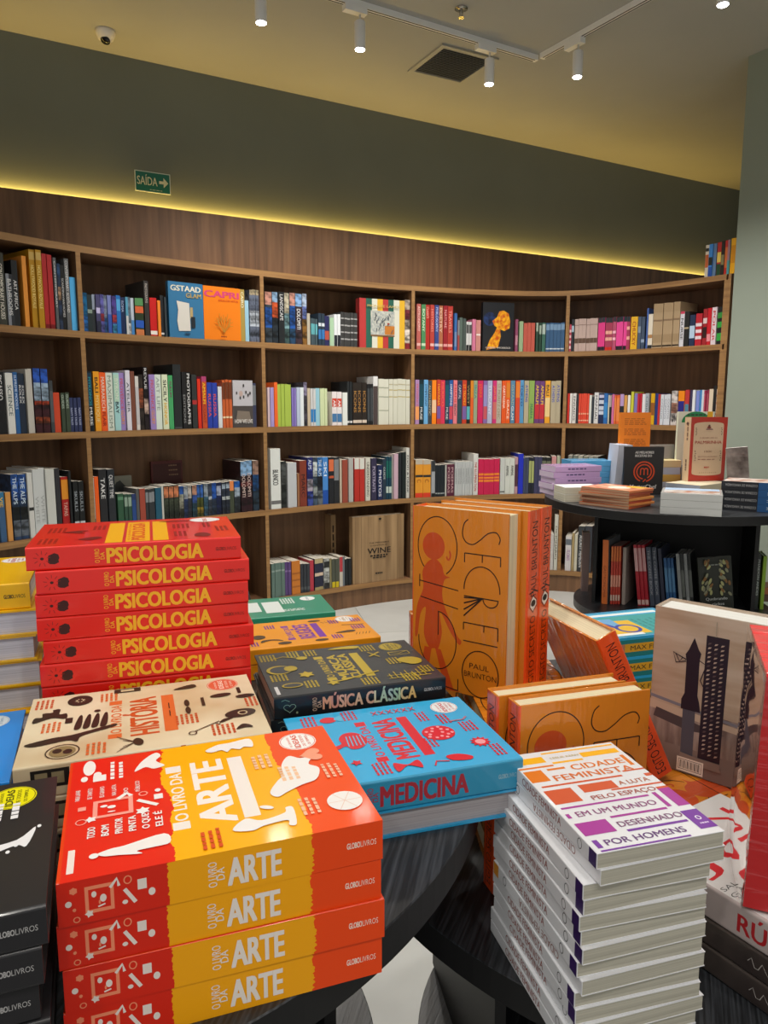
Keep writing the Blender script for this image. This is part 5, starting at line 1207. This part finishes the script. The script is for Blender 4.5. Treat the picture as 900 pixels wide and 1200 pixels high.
for k in range(14):
    i = 13 - k; jx, jy, ja = (0, 0, 0) if i == 0 else (rr.uniform(-.002, .002) - .0003 * (i % 9), rr.uniform(-.0025, .0025), rr.uniform(-1.5, 1.5))
    if i >= 2: jx -= .010; jy -= .004
    R = Matrix.Rotation(math.radians(ja), 4, 'Z'); flip = i in (1, 8)
    if not flip: M = Matrix.Translation(CC) @ R @ basis(-CX * LC / 2 - CY * WC / 2, CX, CY, CZv)
    else: M = Matrix.Translation(CC) @ R @ basis(CX * LC / 2 - CY * WC / 2 + CZv * (TC - .0003), -CX, CY, -CZv)
    M = Matrix.Translation((jx * CY.x + jy * CX.x, jx * CY.y + jy * CX.y, ZB + k * TC + .0002)) @ M
    book('paperback', 'white CIDADE FEMINISTA paperback, ' + ('face down, ' if flip else '') + f'{TOPW(i, 14)} in its stack', M, (LC, WC, TC - .0003), mat('e4e6ea', .3, .3), 'white CIDADE FEMINISTA paperbacks', 'b8b5a6', hard=False, r=.0012,
         art=([('cover_lettering', ca)] if i == 0 else []) + [('spine_lettering', cf if flip else cs)])

# ------------------------------------------------------------------ white and grey stack with the red box, right edge
RX, RY = Vector((.53, -.848, 0)).normalized(), Vector((.848, .53, 0)).normalized(); RO = Vector((.300, .851, 0))
DK = noise_mat('dark_brown_print', '2c2424', '4c4440', 14, (1, 1, 1), .3, coat=.5)
def rugo_art():
    L, W, T = .24, .19, .0385; p = Print(.00002)
    for i, (s, u) in enumerate((('OIN', .48), ('JO', .68))): p.text(s, .05 * W, (1 - u + .26) * L, .13 * L, 'd02830', width=.8 * W, bold=.0)
    p.text('RÚGOSA', .06 * W, .66 * L, .12 * L, 'd02830', width=.8 * W, bold=.05) if False else None
    p.text('SALVAR', .03 * W, .46 * L, .028 * L, '303030', width=.3 * W, bold=-.005); p.text('GRAMA', .03 * W, .41 * L, .028 * L, '303030', width=.28 * W, bold=-.005)
    return p.mesh('cover_lettering', 'upright', (L, W, T))
def rugo_spine():
    p = Print(.00002, .00008); p.text('RÚGO', .150, .008, .021, 'b02028', width=.075, bold=.03); p.rect(.012, .022, .018, .034, '303030'); return p.mesh('spine_lettering', 'spine', (.24, .19, .0385))
WG = mat('e0dedd', .25, .6)
book('hardcover_book', 'thick white book with red lettering under the red box', basis(RO + Vector((0, 0, ZB + .0645)), RX, RY, (0, 0, 1)), (.24, .19, .0385), WG, 'books under the red box', 'd8d4c8', art=[('cover_lettering', rugo_art()), ('spine_lettering', rugo_spine())], r=.003, spine=mat('b8acaa', .25, .7))
def dks(T):
    p = Print(.00002, .00008); p.line([(.17 + .004 * q, T * (.45 + .18 * math.sin(q * 1.9))) for q in range(14)], .0009, 'b0aca8'); return [('spine_lettering', p.mesh('spine_lettering', 'spine', (.24, .19, T)))]
book('hardcover_book', 'dark brown wrapped book just below the thick white one', basis(RO + Vector((0, 0, ZB + .0325)) + RX * -.006, RX, RY, (0, 0, 1)), (.24, .19, .0315), DK, 'books under the red box', 'c8c4b8', art=dks(.0315), r=.003)
book('hardcover_book', 'lowest dark brown wrapped book of the stack under the red box', basis(RO + Vector((0, 0, ZB + .0003)) + RX * -.002, RX, RY, (0, 0, 1)), (.24, .19, .0315), DK, 'books under the red box', 'c8c4b8', art=dks(.0315), r=.003)
# red box: a thick slipcased set, red top and front, page edges on its left under loose film
bx = Vector((math.cos(math.radians(-21)), math.sin(math.radians(-21)), 0)); by = Vector((-bx.y, bx.x, 0))
q = Matrix.Rotation(math.radians(1.2), 4, by)
bx2 = (q.to_3x3() @ bx); bz2 = (q.to_3x3() @ Vector((0, 0, 1)))
r = empty('red_box_set', basis(Vector((.379, .715, ZB + .1074)), bx2, by, bz2)); tag(r, 'tall glossy red boxed set in shrink film on the white book', 'boxed set')
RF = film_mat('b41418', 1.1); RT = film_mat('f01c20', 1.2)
H = .258; BW, BD = .17, .177
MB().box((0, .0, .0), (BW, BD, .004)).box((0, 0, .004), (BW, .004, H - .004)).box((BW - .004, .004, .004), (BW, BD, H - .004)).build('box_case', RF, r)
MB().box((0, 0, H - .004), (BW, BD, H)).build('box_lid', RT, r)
MB().box((.003, .0045, .0045), (BW - .0045, BD - .003, H - .0045)).build('page_block', [noise_mat('rosy_page_edges', 'a88078', 'd0a8a0', 8, (4, 30, 3), .18, .3, coat=1)], r)
m = MB(); rf = random.Random(3); n = 14
for i in range(n + 1):
    z = H * i / n; m.v += [(-.0015 - .002 * rf.random(), -.003, z), (-.004 - .004 * rf.random(), BD * .35, z), (-.003 - .003 * rf.random(), BD * .7, z), (-.002, BD + .002, z)]
for i in range(n):
    for j in range(3): a = i * 4 + j; m.f.append([a, a + 1, a + 5, a + 4]); m.m.append(0)
fm = bpy.data.materials.new('clear_film'); fm.use_nodes = True; b_ = fm.node_tree.nodes['Principled BSDF']; b_.inputs['Base Color'].default_value = (1, 1, 1, 1); b_.inputs['Roughness'].default_value = .05; b_.inputs['Transmission Weight'].default_value = 1; b_.inputs['IOR'].default_value = 1.03; b_.inputs['Coat Weight'].default_value = .6
m.build('shrink_film', fm, r, True)

# ------------------------------------------------------------------ rocket book
SKY1 = noise_mat('dusty_dawn_photo', 'a89078', 'c8b8a8', 5, (8, 1.2, 1), .3, detail=4, lo=.3, hi=.7, coat=.3)
def rocket_art(L, W, T):
    p = Print(.00002, .00008); d = '241c2c'
    p.rect(0, .0, W, .40 * L, noise_mat('misty_ground_photo', '6c5c58', 'a4948c', 6, (2, 12, 1), .3, detail=5, coat=.3))
    p.poly([(0, .36 * L), (W, .31 * L), (W, .335 * L), (0, .415 * L)], 'c0ac98'); p.poly([(0, .43 * L), (W, .335 * L), (W, .35 * L), (0, .45 * L)], '7c7c88')
    p.poly([(.05 * W, .37 * L), (.55 * W, .30 * L), (.3 * W, .27 * L), (.03 * W, .31 * L)], '4c4448'); p.rect(0, 0, W, .16 * L, '80706a')
    W0 = W; W = W * .6
    p.poly([(.41 * W, .10 * L), (.41 * W, .40 * L), (.56 * W, .40 * L), (.56 * W, .10 * L)], '50505c')
    p.poly([(.385 * W, .40 * L), (.385 * W, .46 * L), (.42 * W, .50 * L), (.42 * W, .70 * L), (.405 * W, .74 * L), (.44 * W, .77 * L), (.50 * W, .85 * L), (.56 * W, .78 * L), (.59 * W, .76 * L), (.575 * W, .72 * L), (.575 * W, .50 * L), (.60 * W, .46 * L), (.62 * W, .40 * L)], d)
    p.poly([(.62 * W, .12 * L), (.64 * W, .88 * L), (.90 * W, .88 * L), (.88 * W, .12 * L)], d)
    r = random.Random(2)
    for c in range(3):
        for i in range(26):
            x = (.66 + .075 * c) * W; y = (.15 + .027 * i) * L; p.poly([(x, y), (x + .03 * W, y + .006 * L), (x + .045 * W, y + .016 * L), (x + .01 * W, y + .013 * L)], 'b8a498' if (i * 3 + c) % 5 else '5c4c50')
    p.line([(.42 * W, .71 * L), (.26 * W, .74 * L), (.30 * W, .68 * L), (.42 * W, .70 * L)], .0018, d); p.line([(.29 * W, .735 * L), (.34 * W, .69 * L), (.38 * W, .72 * L)], .0014, d); p.line([(.575 * W, .72 * L), (.66 * W, .70 * L), (.60 * W, .60 * L), (.66 * W, .55 * L)], .0016, d)
    p.rect(.745 * W, .88 * L, .755 * W, .97 * L, 'a09888'); p.poly([(.62 * W, .12 * L), (.88 * W, .12 * L), (.9 * W, .07 * L), (.4 * W, .07 * L), (.41 * W, .13 * L)], '887870')
    p.rect(.38 * W, .0 * L + .012 * L, .70 * W, .10 * L, 'e8dcd0'); p.rect(.40 * W, .025 * L, .68 * W, .09 * L, '302828'); p.rect(.405 * W, .028 * L, .675 * W, .087 * L, 'e8dcd0')
    for i in range(17): p.rect((.42 + .0145 * i) * W, .034 * L, (.42 + .0145 * i + (.004 if i % 3 else .009)) * W, .082 * L, '201818')
    return p.mesh('cover_print', 'upright', (L, W0, T))
yr = math.radians(-41.9); K1 = Vector((math.cos(yr), math.sin(yr), 0)); K2 = Vector((-math.sin(yr), math.cos(yr), 0))
o = Vector((.416, 1.105, ZB + .0725 + .2535)) + K2 * .062
book('hardcover_book', 'book standing with a rocket and launch tower on its back cover', basis(o, (0, 0, -1), K1, -K2), (.253, .205, .062), SKY1, None, 'f0f0ea', art=[('cover_print', rocket_art(.253, .205, .062))], spine=SKY1)

# ------------------------------------------------------------------ teal stack behind
def max_art(L, W, T):
    p = Print(.00002); p.rect(.04 * L, .05 * W, .97 * L, .95 * W, '2ca0a0'); p.rect(.30 * L, .80 * W, .34 * L, .82 * W, 'e8e8e8')
    p.rect(.04 * L, .78 * W, .97 * L, .94 * W, '2ca8d8'); p.rect(.06 * L, .82 * W, .94 * L, .90 * W, 'e8f0f0'); p.poly([(.02 * L, .10 * W), (.02 * L, .62 * W), (.46 * L, .60 * W), (.46 * L, .10 * W)], 'e8b818'); p.poly([(0.02 * L, .36 * W), (.02 * L, .72 * W), (.30 * L, .70 * W), (.28 * L, .40 * W)], '68a8d8'); p.poly([(.02 * L, .5 * W), (.02 * L, .7 * W), (.12 * L, .7 * W), (.14 * L, .5 * W)], 'a88c78')
    p.ring(.30 * L, .30 * W, .13 * L, .13 * L, .008, '2838a0', 30); p.line([(.08 * L, .62 * W), (.16 * L, .50 * W), (.20 * L, .34 * W)], .010, '2838a0'); p.rect(.04 * L, .06 * W, .36 * L, .13 * W, 'f0f0f0'); p.scrib(.5 * L, .12 * W, 5, .5 * W, .02 * L, .07 * L, '188080', True, 4)
    return p.mesh('cover_print', 'cover', (L, W, T))
def max_spine(L, T):
    p = Print(.00002, .00008); p.rect(0, 0, L, T, '1c7878'); p.rect(0, T * .86, L, T, '28a0d0'); p.rect(.10 * L, T * .24, .98 * L, T * .66, 'd89c20'); p.rect(.01 * L, T * .24, .10 * L, T * .66, 'b87858'); p.text('S', .05 * L, T * .34, T * .2, '703820', bold=.03)
    p.text('MAX FISHER', .16 * L, T * .33, T * .24, '2c2818', width=.46 * L, bold=0); return p.mesh('spine_lettering', 'spine', (L, .18, T))
DX = (.23, .185, .0446)
stack(3, 'hardcover_book', lambda k, n: f'teal book with yellow spine band behind the orange ones, {TOPW(k, n)}', .497, 1.532, ZB, 17, DX, mat('2898c8', .35, .3), 'teal books with yellow spine bands', [('cover_lettering', max_art(DX[0], DX[1], DX[2] - .0003)), ('spine_lettering', max_spine(DX[0], DX[2] - .0003))], jit=.003, seed=30)

# ------------------------------------------------------------------ things on the far table
CB = 'books on the far round table'
def plain(name, label, M, dims, col, group=CB, pages='d8d4cc', art=None, hard=False, spine=None, film=False, **kw):
    return book(name, label, M, dims, film_mat(col) if film else col, group, pages, hard=hard, art=art, spine=spine, r=.0015, **kw)
def up(x, y, zt, yaw, T):       # upright, cover facing the camera, spine at left
    a = math.radians(yaw); e = Vector((math.cos(a), math.sin(a), 0)); n = Vector((-e.y, e.x, 0)); o = Vector((x, y, zt)) + n * T
    return basis(o, (0, 0, -1), e, -n)
for k in range(5):
    i = 4 - k; dx = (0, -.006, .004, -.004, .003)[k]
    plain('wrapped_booklet', f'lilac shrink-wrapped booklet at the left edge of the far table, {TOPW(i, 5)}', lying(.846 + dx, 3.672, ZT + .0003 + k * .029, 14), (.255, .16, .0285), 'c8a0d4', 'lilac booklets', 'd8c8e0', film=True, art=[('spine_lettering', (lambda p: (p.scrib(.07, .011, 1, .10, .007, .01, '584878', False, 3), p.mesh('spine_lettering', 'spine', (.255, .16, .0285)))[1])(Print(.0002, .0003)))])
for k in range(5):
    i = 4 - k; dx = (0, -.006, .005, -.003, .004)[k]
    plain('wrapped_booklet', f'sky blue shrink-wrapped booklet behind the lilac ones, {TOPW(i, 5)}', lying(.99 + dx, 3.945, ZT + .0003 + k * .0305, 6), (.235, .15, .030), '58b4e8', 'sky blue booklets', '4898c8', film=True)
for k in range(2):
    plain('paperback', f'thick cream paperback at the front left rim of the far table, {("lower", "upper")[k]} one', lying(.842, 3.432, ZT + .0003 + k * .034, 8) @ Matrix.Translation((.185, .14, 0)) @ Matrix.Rotation(math.pi, 4, 'Z'), (.185, .14, .0335), 'e4e4e0', 'cream paperbacks', 'd8d4c0')
mg = ['c85a30', 'd08040', 'b84828', 'd89048', 'c06838', 'a84828', 'd07848']
for k in range(7):
    i = 6 - k; a = (2, -3, 1, -2, 4, 0, -1)[k]
    M = lying(1.060, 3.184, ZT + .0003 + k * .0115, 40 + a)
    t = None
    if i == 0:
        p = Print(.0003, .0004); p.rect(.01, .01, .18, .24, noise_mat('food_photo', 'b84020', 'f0c8a0', 26, (1, 1, 1), .3)); p.disc(.09, .11, .05, .05, 'e8d8c8'); p.rect(.12, .02, .18, .1, 'e8b030'); t = [('cover_print', p.mesh('cover_print', 'cover', (.19, .25, .011)))]
    plain('magazine', f'orange-red cookery magazine in the pile, {TOPW(i, 7)}', M, (.19, .25, .011), mg[k], 'cookery magazines', 'c8a080', art=t)
for k in range(3):
    i = 2 - k
    p = Print(.0003, .0004); p.rect(.01, .01, .225, .20, noise_mat('pale_food_photo', 'b0785c', 'e0e0e0', 14, (1, 1, 1), .2)); p.rect(.01, .12, .225, .20, 'a8c0dc')
    plain('wrapped_magazine', f'white shrink-wrapped magazine at the front rim of the far table, {TOPW(i, 3)}', lying(1.150, 3.062, ZT + .0003 + k * .030, -23), (.235, .205, .0295), 'c8cac8', 'white wrapped magazines', 'd0d0cc', film=True, art=[('cover_print', p.mesh('cover_print', 'cover', (.235, .205, .0295)))] if i == 0 else None)
for k in range(4):
    i = 3 - k; T = .0305
    p = Print(.0002, .0003); p.rect(0, 0, .62 * .235, T, '20242c'); p.rect(.62 * .235, 0, .235, T, '205890'); p.text('COZINHA DE VANGUARDA', .60 * .235, T * .68, T * .36, 'b0b0b0', 180, width=.125, bold=.02); p.text('SENAC', .215, T * .68, T * .34, 'd0dce8', 180, width=.034, bold=.04)
    art = [('spine_lettering', p.mesh('spine_lettering', 'spine', (.235, .2, T)))]
    if i == 0: p = Print(.0003, .0004); p.rect(.005, .005, .23, .17, noise_mat('cake_photo', 'a86848', 'e8e0dc', 20, (1, 1, 1), .3)); art.append(('cover_print', p.mesh('cover_print', 'cover', (.235, .18, T))))
    plain('cookery_book', f'black and blue cookery book at the rim near the side wall, {TOPW(i, 4)}', lying(1.462, 3.200, ZT + .0003 + k * (T + .0006), -33), (.235, .18, T), '20242c', 'black and blue cookery books', art=art)
for k in range(3): plain('paperback', f'pale blue booklet near the side wall, {TOPW(2 - k, 3)}', lying(1.83, 3.60, ZT + .0003 + k * .022, 8), (.22, .16, .0215), 'b0e0ec', 'pale blue booklets', 'a8d8e8')
for k in range(2):
    a = math.radians(4); X = Vector((-math.sin(a), 0, -math.cos(a))); Yv = Vector((0, 1, 0)); Z = X.cross(Yv); o = Vector((1.222 + k * .038, 3.87, ZT + .242))
    plain('paperback', f'white book standing on edge beside the black cookery book, {("left", "right")[k]} one', basis(o, X, Yv, Z), (.24, .16, .035), 'c8ccd8', 'white books standing on edge', 'd0d4e0')
for k in range(4): plain('cookery_book', f'pale cookery book lying behind the black one, {TOPW(3 - k, 4)}', lying(1.325 + .004 * (k % 2), 3.955, ZT + .0003 + k * .0385, 2), (.26, .19, .038), ('b8bcc4', 'c8a048', 'a8b0bc', 'd0c090')[k], 'pale cookery books', 'c8ccd4')
# black cookery book facing out
def mc_art(L, W, T):
    p = Print(.0003, .0004); w = 'e0dcd8'; o = 'd84818'
    p.text('AS MELHORES', .27 * W, .86 * L, .05 * L, w, width=.47 * W, bold=.03); p.text('RECEITAS DO', .27 * W, .79 * L, .05 * L, w, width=.42 * W, bold=.03)
    cx, cy = .51 * W, .48 * L; p.ring(cx, cy, .27 * W, .27 * W, .035 * W, o, 44, -75, 250); p.ring(cx, cy, .20 * W, .20 * W, .032 * W, o, 40, -60, 262); p.line([(cx - .02 * W, cy - .26 * W), (cx + .05 * W, cy - .19 * W)], .03 * W, o)
    for x in (-.09, 0, .09): p.line([(cx + x * W, cy - .085 * W), (cx + x * W, cy + .05 * W)], .03 * W, o)
    for x in (-.045, .045): p.ring(cx + x * W, cy + .045 * W, .06 * W, .055 * W, .03 * W, o, 14, 0, 180)
    p.text('MasterChef', .16 * W, .13 * L, .085 * L, w, width=.68 * W, bold=.02); p.scrib(.35 * W, .07 * L, 1, .3 * W, .006, .01, 'a89890', False)
    return [('cover_lettering', p.mesh('cover_lettering', 'upright', (L, W, T)))]
plain('cookery_book', 'black square cookery book with an orange ring on its cover', up(1.205, 3.72, ZT + .2405, -2, .02), (.24, .195, .02), '201c1c', None, art=mc_art(.24, .195, .02), hard=True)
p = Print(.0003, .0004)
for k in range(4): p.scrib(.15 * .17, (.86 - .22 * k) * .25, 4, .7 * .17, .003, .0095, 'a85c10', False, k)
plain('cookery_book', 'plain orange book back rising behind the black cookery book', up(1.262, 4.00, ZT + .156 + .2505, 2, .02), (.25, .168, .02), 'f08418', None, art=[('cover_print', p.mesh('cover_print', 'upright', (.25, .168, .02)))])
plain('cookery_book', 'grey book standing between the black and the red cookery books', up(1.45, 4.06, ZT + .156 + .075, 5, .02), (.075, .14, .02), '8c8c8c', None)
# big box-like book that carries the red one
plain('cookery_book', 'large thick book lying under the upright red cookery book', basis((1.536, 3.585, ZT + .0003), (.788, .616, 0), (-.616, .788, 0), (0, 0, 1)), (.275, .185, .0595), 'd8ccb0', None, 'c4ccdc')
def pal_art(L, W, T):
    p = Print(.0003, .0004); c = 'd8b898'; P = []
    x0, x1, y0, y1 = .09 * W, .90 * W, .085 * L, .925 * L; h = .05 * L
    for i in range(13): t = math.pi * i / 12; P.append(((x0 + x1) / 2 + (x1 - x0) / 2 * (math.cos(t)), y1 - h + h * math.sin(t) ** .6))
    for i in range(13): t = math.pi + math.pi * i / 12; P.append(((x0 + x1) / 2 + (x1 - x0) / 2 * (math.cos(t)), y0 + h - h * abs(math.sin(t)) ** .6))
    p.poly(P, c); k = '802828'
    p.text('O GRANDE LIVRO DA', .26 * W, .665 * L, .026 * L, '986050', width=.48 * W, bold=0); p.text('PALMIRINHA', .14 * W, .585 * L, .05 * L, 'a83028', width=.72 * W, bold=.01)
    p.text('1000', .40 * W, .45 * L, .032 * L, '804840', width=.21 * W, bold=-.008); p.text('RECEITAS DELICIOSAS', .24 * W, .375 * L, .018 * L, '885048', width=.52 * W, bold=0); p.scrib(.24 * W, .335 * L, 1, .52 * W, .004, .01, 'a07060', False)
    p.text('BEST', .42 * W, .205 * L, .022 * L, 'c83028', width=.14 * W, bold=.03); p.disc(.49 * W, .84 * L, .055 * W, .015 * L, k); p.disc(.49 * W, .865 * L, .03 * W, .018 * L, '684038'); p.poly([(.42 * W, .82 * L), (.58 * W, .82 * L), (.6 * W, .805 * L), (.4 * W, .805 * L)], '704858')
    for s in (0, 1):
        x = (.14 + .68 * s) * W
        for i in range(5): p.disc(x + .01 * W * (i % 2), (.83 - .025 * i) * L, .012 * W, .008 * L, '5c3c38'); p.disc(x + .01 * W * (i % 2), (.47 - .035 * i) * L, .012 * W, .010 * L, '5c3c38')
    for i in range(9): p.disc((.28 + .053 * i) * W, .135 * L, .01 * W, .005 * L, '785040')
    return p.mesh('cover_lettering', 'upright', (L, W, T))
def pal_spine(L, T): p = Print(.0003, .0004); p.scrib(.1 * L, T * .45, 1, .3 * L, T * .2, .01, '806858', False, 1); p.scrib(.66 * L, T * .45, 1, .2 * L, T * .2, .01, '806858', False, 2); p.disc(.1 * L, T * .5, .008, T * .2, '605048'); return p.mesh('spine_lettering', 'spine', (L, .2, T))
plain('cookery_book', 'red PALMIRINHA cookery book standing upright with a cream spine', up(1.553, 3.78, ZT + .0603 + .3255, 10, .055), (.325, .205, .055), mat('b83424', .35, .2), None, art=[('cover_lettering', pal_art(.325, .205, .055)), ('spine_lettering', pal_spine(.325, .055))], spine=mat('e0c4a0', .4), hard=True)
plain('cookery_book', 'tall book lying flat to raise the leafy one', lying(1.60, 3.955, ZT + .0003, 5), (.22, .17, .12), '606870', None)
p = Print(.0003, .0004); L_, W_, T_ = .29, .20, .02
p.ring(.5 * W_, .80 * L_, .40 * W_, .20 * L_, .03, '208850', 30, 0, 180); p.rect(.80 * W_, .78 * L_, .95 * W_, L_, 'e0a818'); p.scrib(.25 * W_, .93 * L_, 3, .5 * W_, .006, .014, '302828', False, 3)
plain('cookery_book', 'white and green leafy book top showing behind the red one', up(1.585, 4.03, ZT + .1206 + .2905, 3, T_), (L_, W_, T_), 'd8dcc8', None, art=[('cover_print', p.mesh('cover_print', 'upright', (L_, W_, T_)))])
a = math.radians(7); X = Vector((math.sin(a), .0, -math.cos(a))); Yv = Vector((.62, .78, 0)); Yv = (Yv - X * Yv.dot(X)).normalized(); Z = X.cross(Yv)
a2 = Vector((-.55, .83, 0)); a2 = (a2 - X * a2.dot(X)).normalized(); Z2 = X.cross(a2)
o = Vector((1.785, 3.70, ZT + .066 + .243)); PH = noise_mat('portrait_photo', '50403c', 'b8a8a0', 9, (1, 1, 1), .2, coat=.8)
rt = book('cookery_book', 'wrapped photo cookery book leaning at the side of the red one', basis((1.80, 3.68, ZT + .2435), (math.sin(a), 0, -math.cos(a)), (-.93 * math.cos(a), .367, -.93 * math.sin(a)), Vector((math.sin(a), 0, -math.cos(a))).cross(Vector((-.93 * math.cos(a), .367, -.93 * math.sin(a))))), (.24, .10, .022), PH, None, 'd8d4d0', hard=False)
# books on the lower shelf of the far table
ZL = .517; gb = 'books on the lower shelf of the far table'
def low(x, y, yaw, lean, L, T, col, label, W=.2, art=None, film=False, name='large_book', spine=None, hard=True, group=gb):
    T = T * math.cos(math.radians(yaw)) * math.cos(math.radians(lean)) - .0008
    a = math.radians(yaw); n = Vector((-math.sin(a), math.cos(a), 0)); t = Vector((math.cos(a), math.sin(a), 0)); l = math.radians(lean)
    X = Vector((t.x * math.sin(l), t.y * math.sin(l), -math.cos(l))); Z = X.cross(n); o = Vector((x, y, ZL + .0006)) - X * L
    if Z.z < 0: o.z -= Z.z * T
    return book(name, label, basis(o, X, n, Z), (L, W, T), film_mat(col) if film else mat(col, .4), group, 'c8c4bc', hard=hard, art=art, r=.001, spine=spine)
def sp_art(L, T, bands=(), txt=None, up_=False):
    p = Print(.0003, .0004)
    for f0, f1, c in bands: p.rect(L * (1 - f1), .0005, L * (1 - f0), T - .0005, c)
    if txt: p.text(txt[0], L * (1 - txt[3]), T * .25, T * .5, txt[1], width=L * (txt[3] - txt[2]), bold=.02)
    return [('spine_lettering', p.mesh('spine_lettering', 'spine', (L, .2, T)))]
low(1.035, 3.80, -12, 0, .31, .038, '88706c', 'mauve brown wrapped book standing outside the black side panel', W=.11, film=True)
low(1.073, 3.560, -32, 1, .32, .034, '707478', 'large grey book with an orange spine beside the black panel', W=.22, spine=mat('d87030', .4), art=sp_art(.32, .0265, (), ('GASTRONOMIA', 'a04818', .1, .6)))
for k in range(4): low(1.113 + k * .0125, 3.552, -32, 1, .29, .0125, 'c04030', f'thin orange-red book on the lower shelf, {ORD[k + 1]} of the four alike', W=.17, art=sp_art(.29, .0098, [(.74, .99, 'd87838'), (.3, .5, 'e0a088'), (.06, .16, 'd8c0b0')]), hard=False)
PC = noise_mat('moody_kitchen_photo', '3c302c', 'a09488', 7, (1, 1, 1), .35)
p = Print(.0003, .0004); p.rect(.0, .0, .2, .14, PC); p.rect(0, .14, .2, .283, 'a89c94'); p.text('C', .04, .20, .05, '6c5c54', bold=-.01)
low(1.168, 3.545, -32, 1, .285, .02, '9c9088', 'book with a dark kitchen photograph on its cover, lower shelf', W=.2, art=[('cover_print', p.mesh('cover_print', 'upright', (.285, .2, .0154)))])
for k in range(3): low(1.240 + k * .0190, 3.52, -32, 7, .30, .019, 'b02030', f'crimson and white book on the lower shelf, {ORD[k + 1]} of three', W=.17, art=sp_art(.30, .0158, [(.56, .95, 'd8a8a8'), (.55, .57, 'b02030'), (.02, .10, 'd8b8b0')]), hard=False)
for k in range(2): low(1.2985 + k * .0265, 3.515, -32, 7, .29, .0265, '485060', f'slate COFFEE BOOK on the lower shelf, {("left", "right")[k]} one', W=.18, art=sp_art(.29, .0223, (), ('THE COFFEE BOOK', 'a8acb4', .18, .95)))
low(1.353, 3.51, -32, 7, .285, .020, '34384c', 'dark blue COFFEE book beside the slate pair', W=.20, art=[('cover_lettering', (lambda p: (p.text('COFFEE', .09, .17, .03, '98a0b0', width=.10), p.mesh('cover_lettering', 'upright', (.285, .20, .0166)))[1])(Print(.0003, .0004)))])
for k in range(3): low(1.3745 + k * .0165, 3.50, -32, 7, .24, .0165, '2c5c90', f'small blue book on the lower shelf, {ORD[k + 1]} of three', W=.15, art=sp_art(.24, .0135, [(.3, .8, '5888b0')]), hard=False)
for k in range(4): low(1.428 + k * .0180, 3.48, -32, 7, .265, .018, ('a0a4a4', '303434')[k % 2], f'{("pale grey", "black")[k % 2]} book leaning on the lower shelf, {ORD[k + 1]} of the four', W=.15, art=sp_art(.265, .0149, [(.2, .7, ('909494', '686c68')[k % 2])]), hard=False)
a = math.radians(-8); X = Vector((.12, .0, -.9928)).normalized(); Yv = Vector((.98, -.16, .12)); Yv = (Yv - X * Yv.dot(X)).normalized(); Z = X.cross(Yv)
def qc(L, W, T):
    p = Print(.0003, .0004); r = random.Random(8)
    for i in range(44):
        s = 1 if i % 2 else -1; y = r.uniform(.28, .93) * L; x = W * (.5 + s * r.uniform(.14, .40)); p.disc(x, y, .006, .013, ('b0b078', '8c8c70', '886030')[i % 3], 8, a=s * r.uniform(.1, .8))
    p.text('Quebrando', .16 * W, .20 * L, .055 * L, 'c8ccc8', width=.64 * W, bold=.02); p.text('ciclos', .34 * W, .10 * L, .055 * L, 'c8ccc8', width=.36 * W, bold=.02); p.scrib(.3 * W, .86 * L, 1, .4 * W, .006, .01, '888c84', False)
    return p.mesh('cover_lettering', 'upright', (L, W, T))
o = Vector((1.512, 3.45, ZL)) - X * .255; mn = min((o + X * .255 + Yv * b + Z * c).z for b in (0, .15) for c in (0, .016)); o.z += ZL + .0006 - mn
book('paperback', 'black floral Quebrando ciclos book facing out on the lower shelf', basis(o, X, Yv, Z), (.255, .15, .016), mat('24281f', .4), gb, 'b8b8b0', hard=False, art=[('cover_lettering', qc(.255, .15, .016))])
low(1.776, 3.46, -17, 0, .27, .018, '2c3430', 'black book with white lettering outside the right panel of the far table', W=.15, art=sp_art(.27, .018, (), ('PHAIDON ANDES', 'c0c8c0', .25, .9)))
low(1.802, 3.455, -17, 0, .26, .017, '88b028', 'lime green book outside the right panel of the far table', W=.15)
plain('paperback', 'brown book lying at the edge of the lower shelf, upper one', basis((1.878, 3.60, ZL + .037), (.97, -.2, 0), (.2, .97, 0), (0, 0, 1)), (.085, .13, .035), 'a86038', gb, hard=False)
plain('paperback', 'brown book lying at the edge of the lower shelf, lower one', basis((1.872, 3.60, ZL + .0006), (.97, -.2, 0), (.2, .97, 0), (0, 0, 1)), (.09, .13, .035), '583828', gb, hard=False)
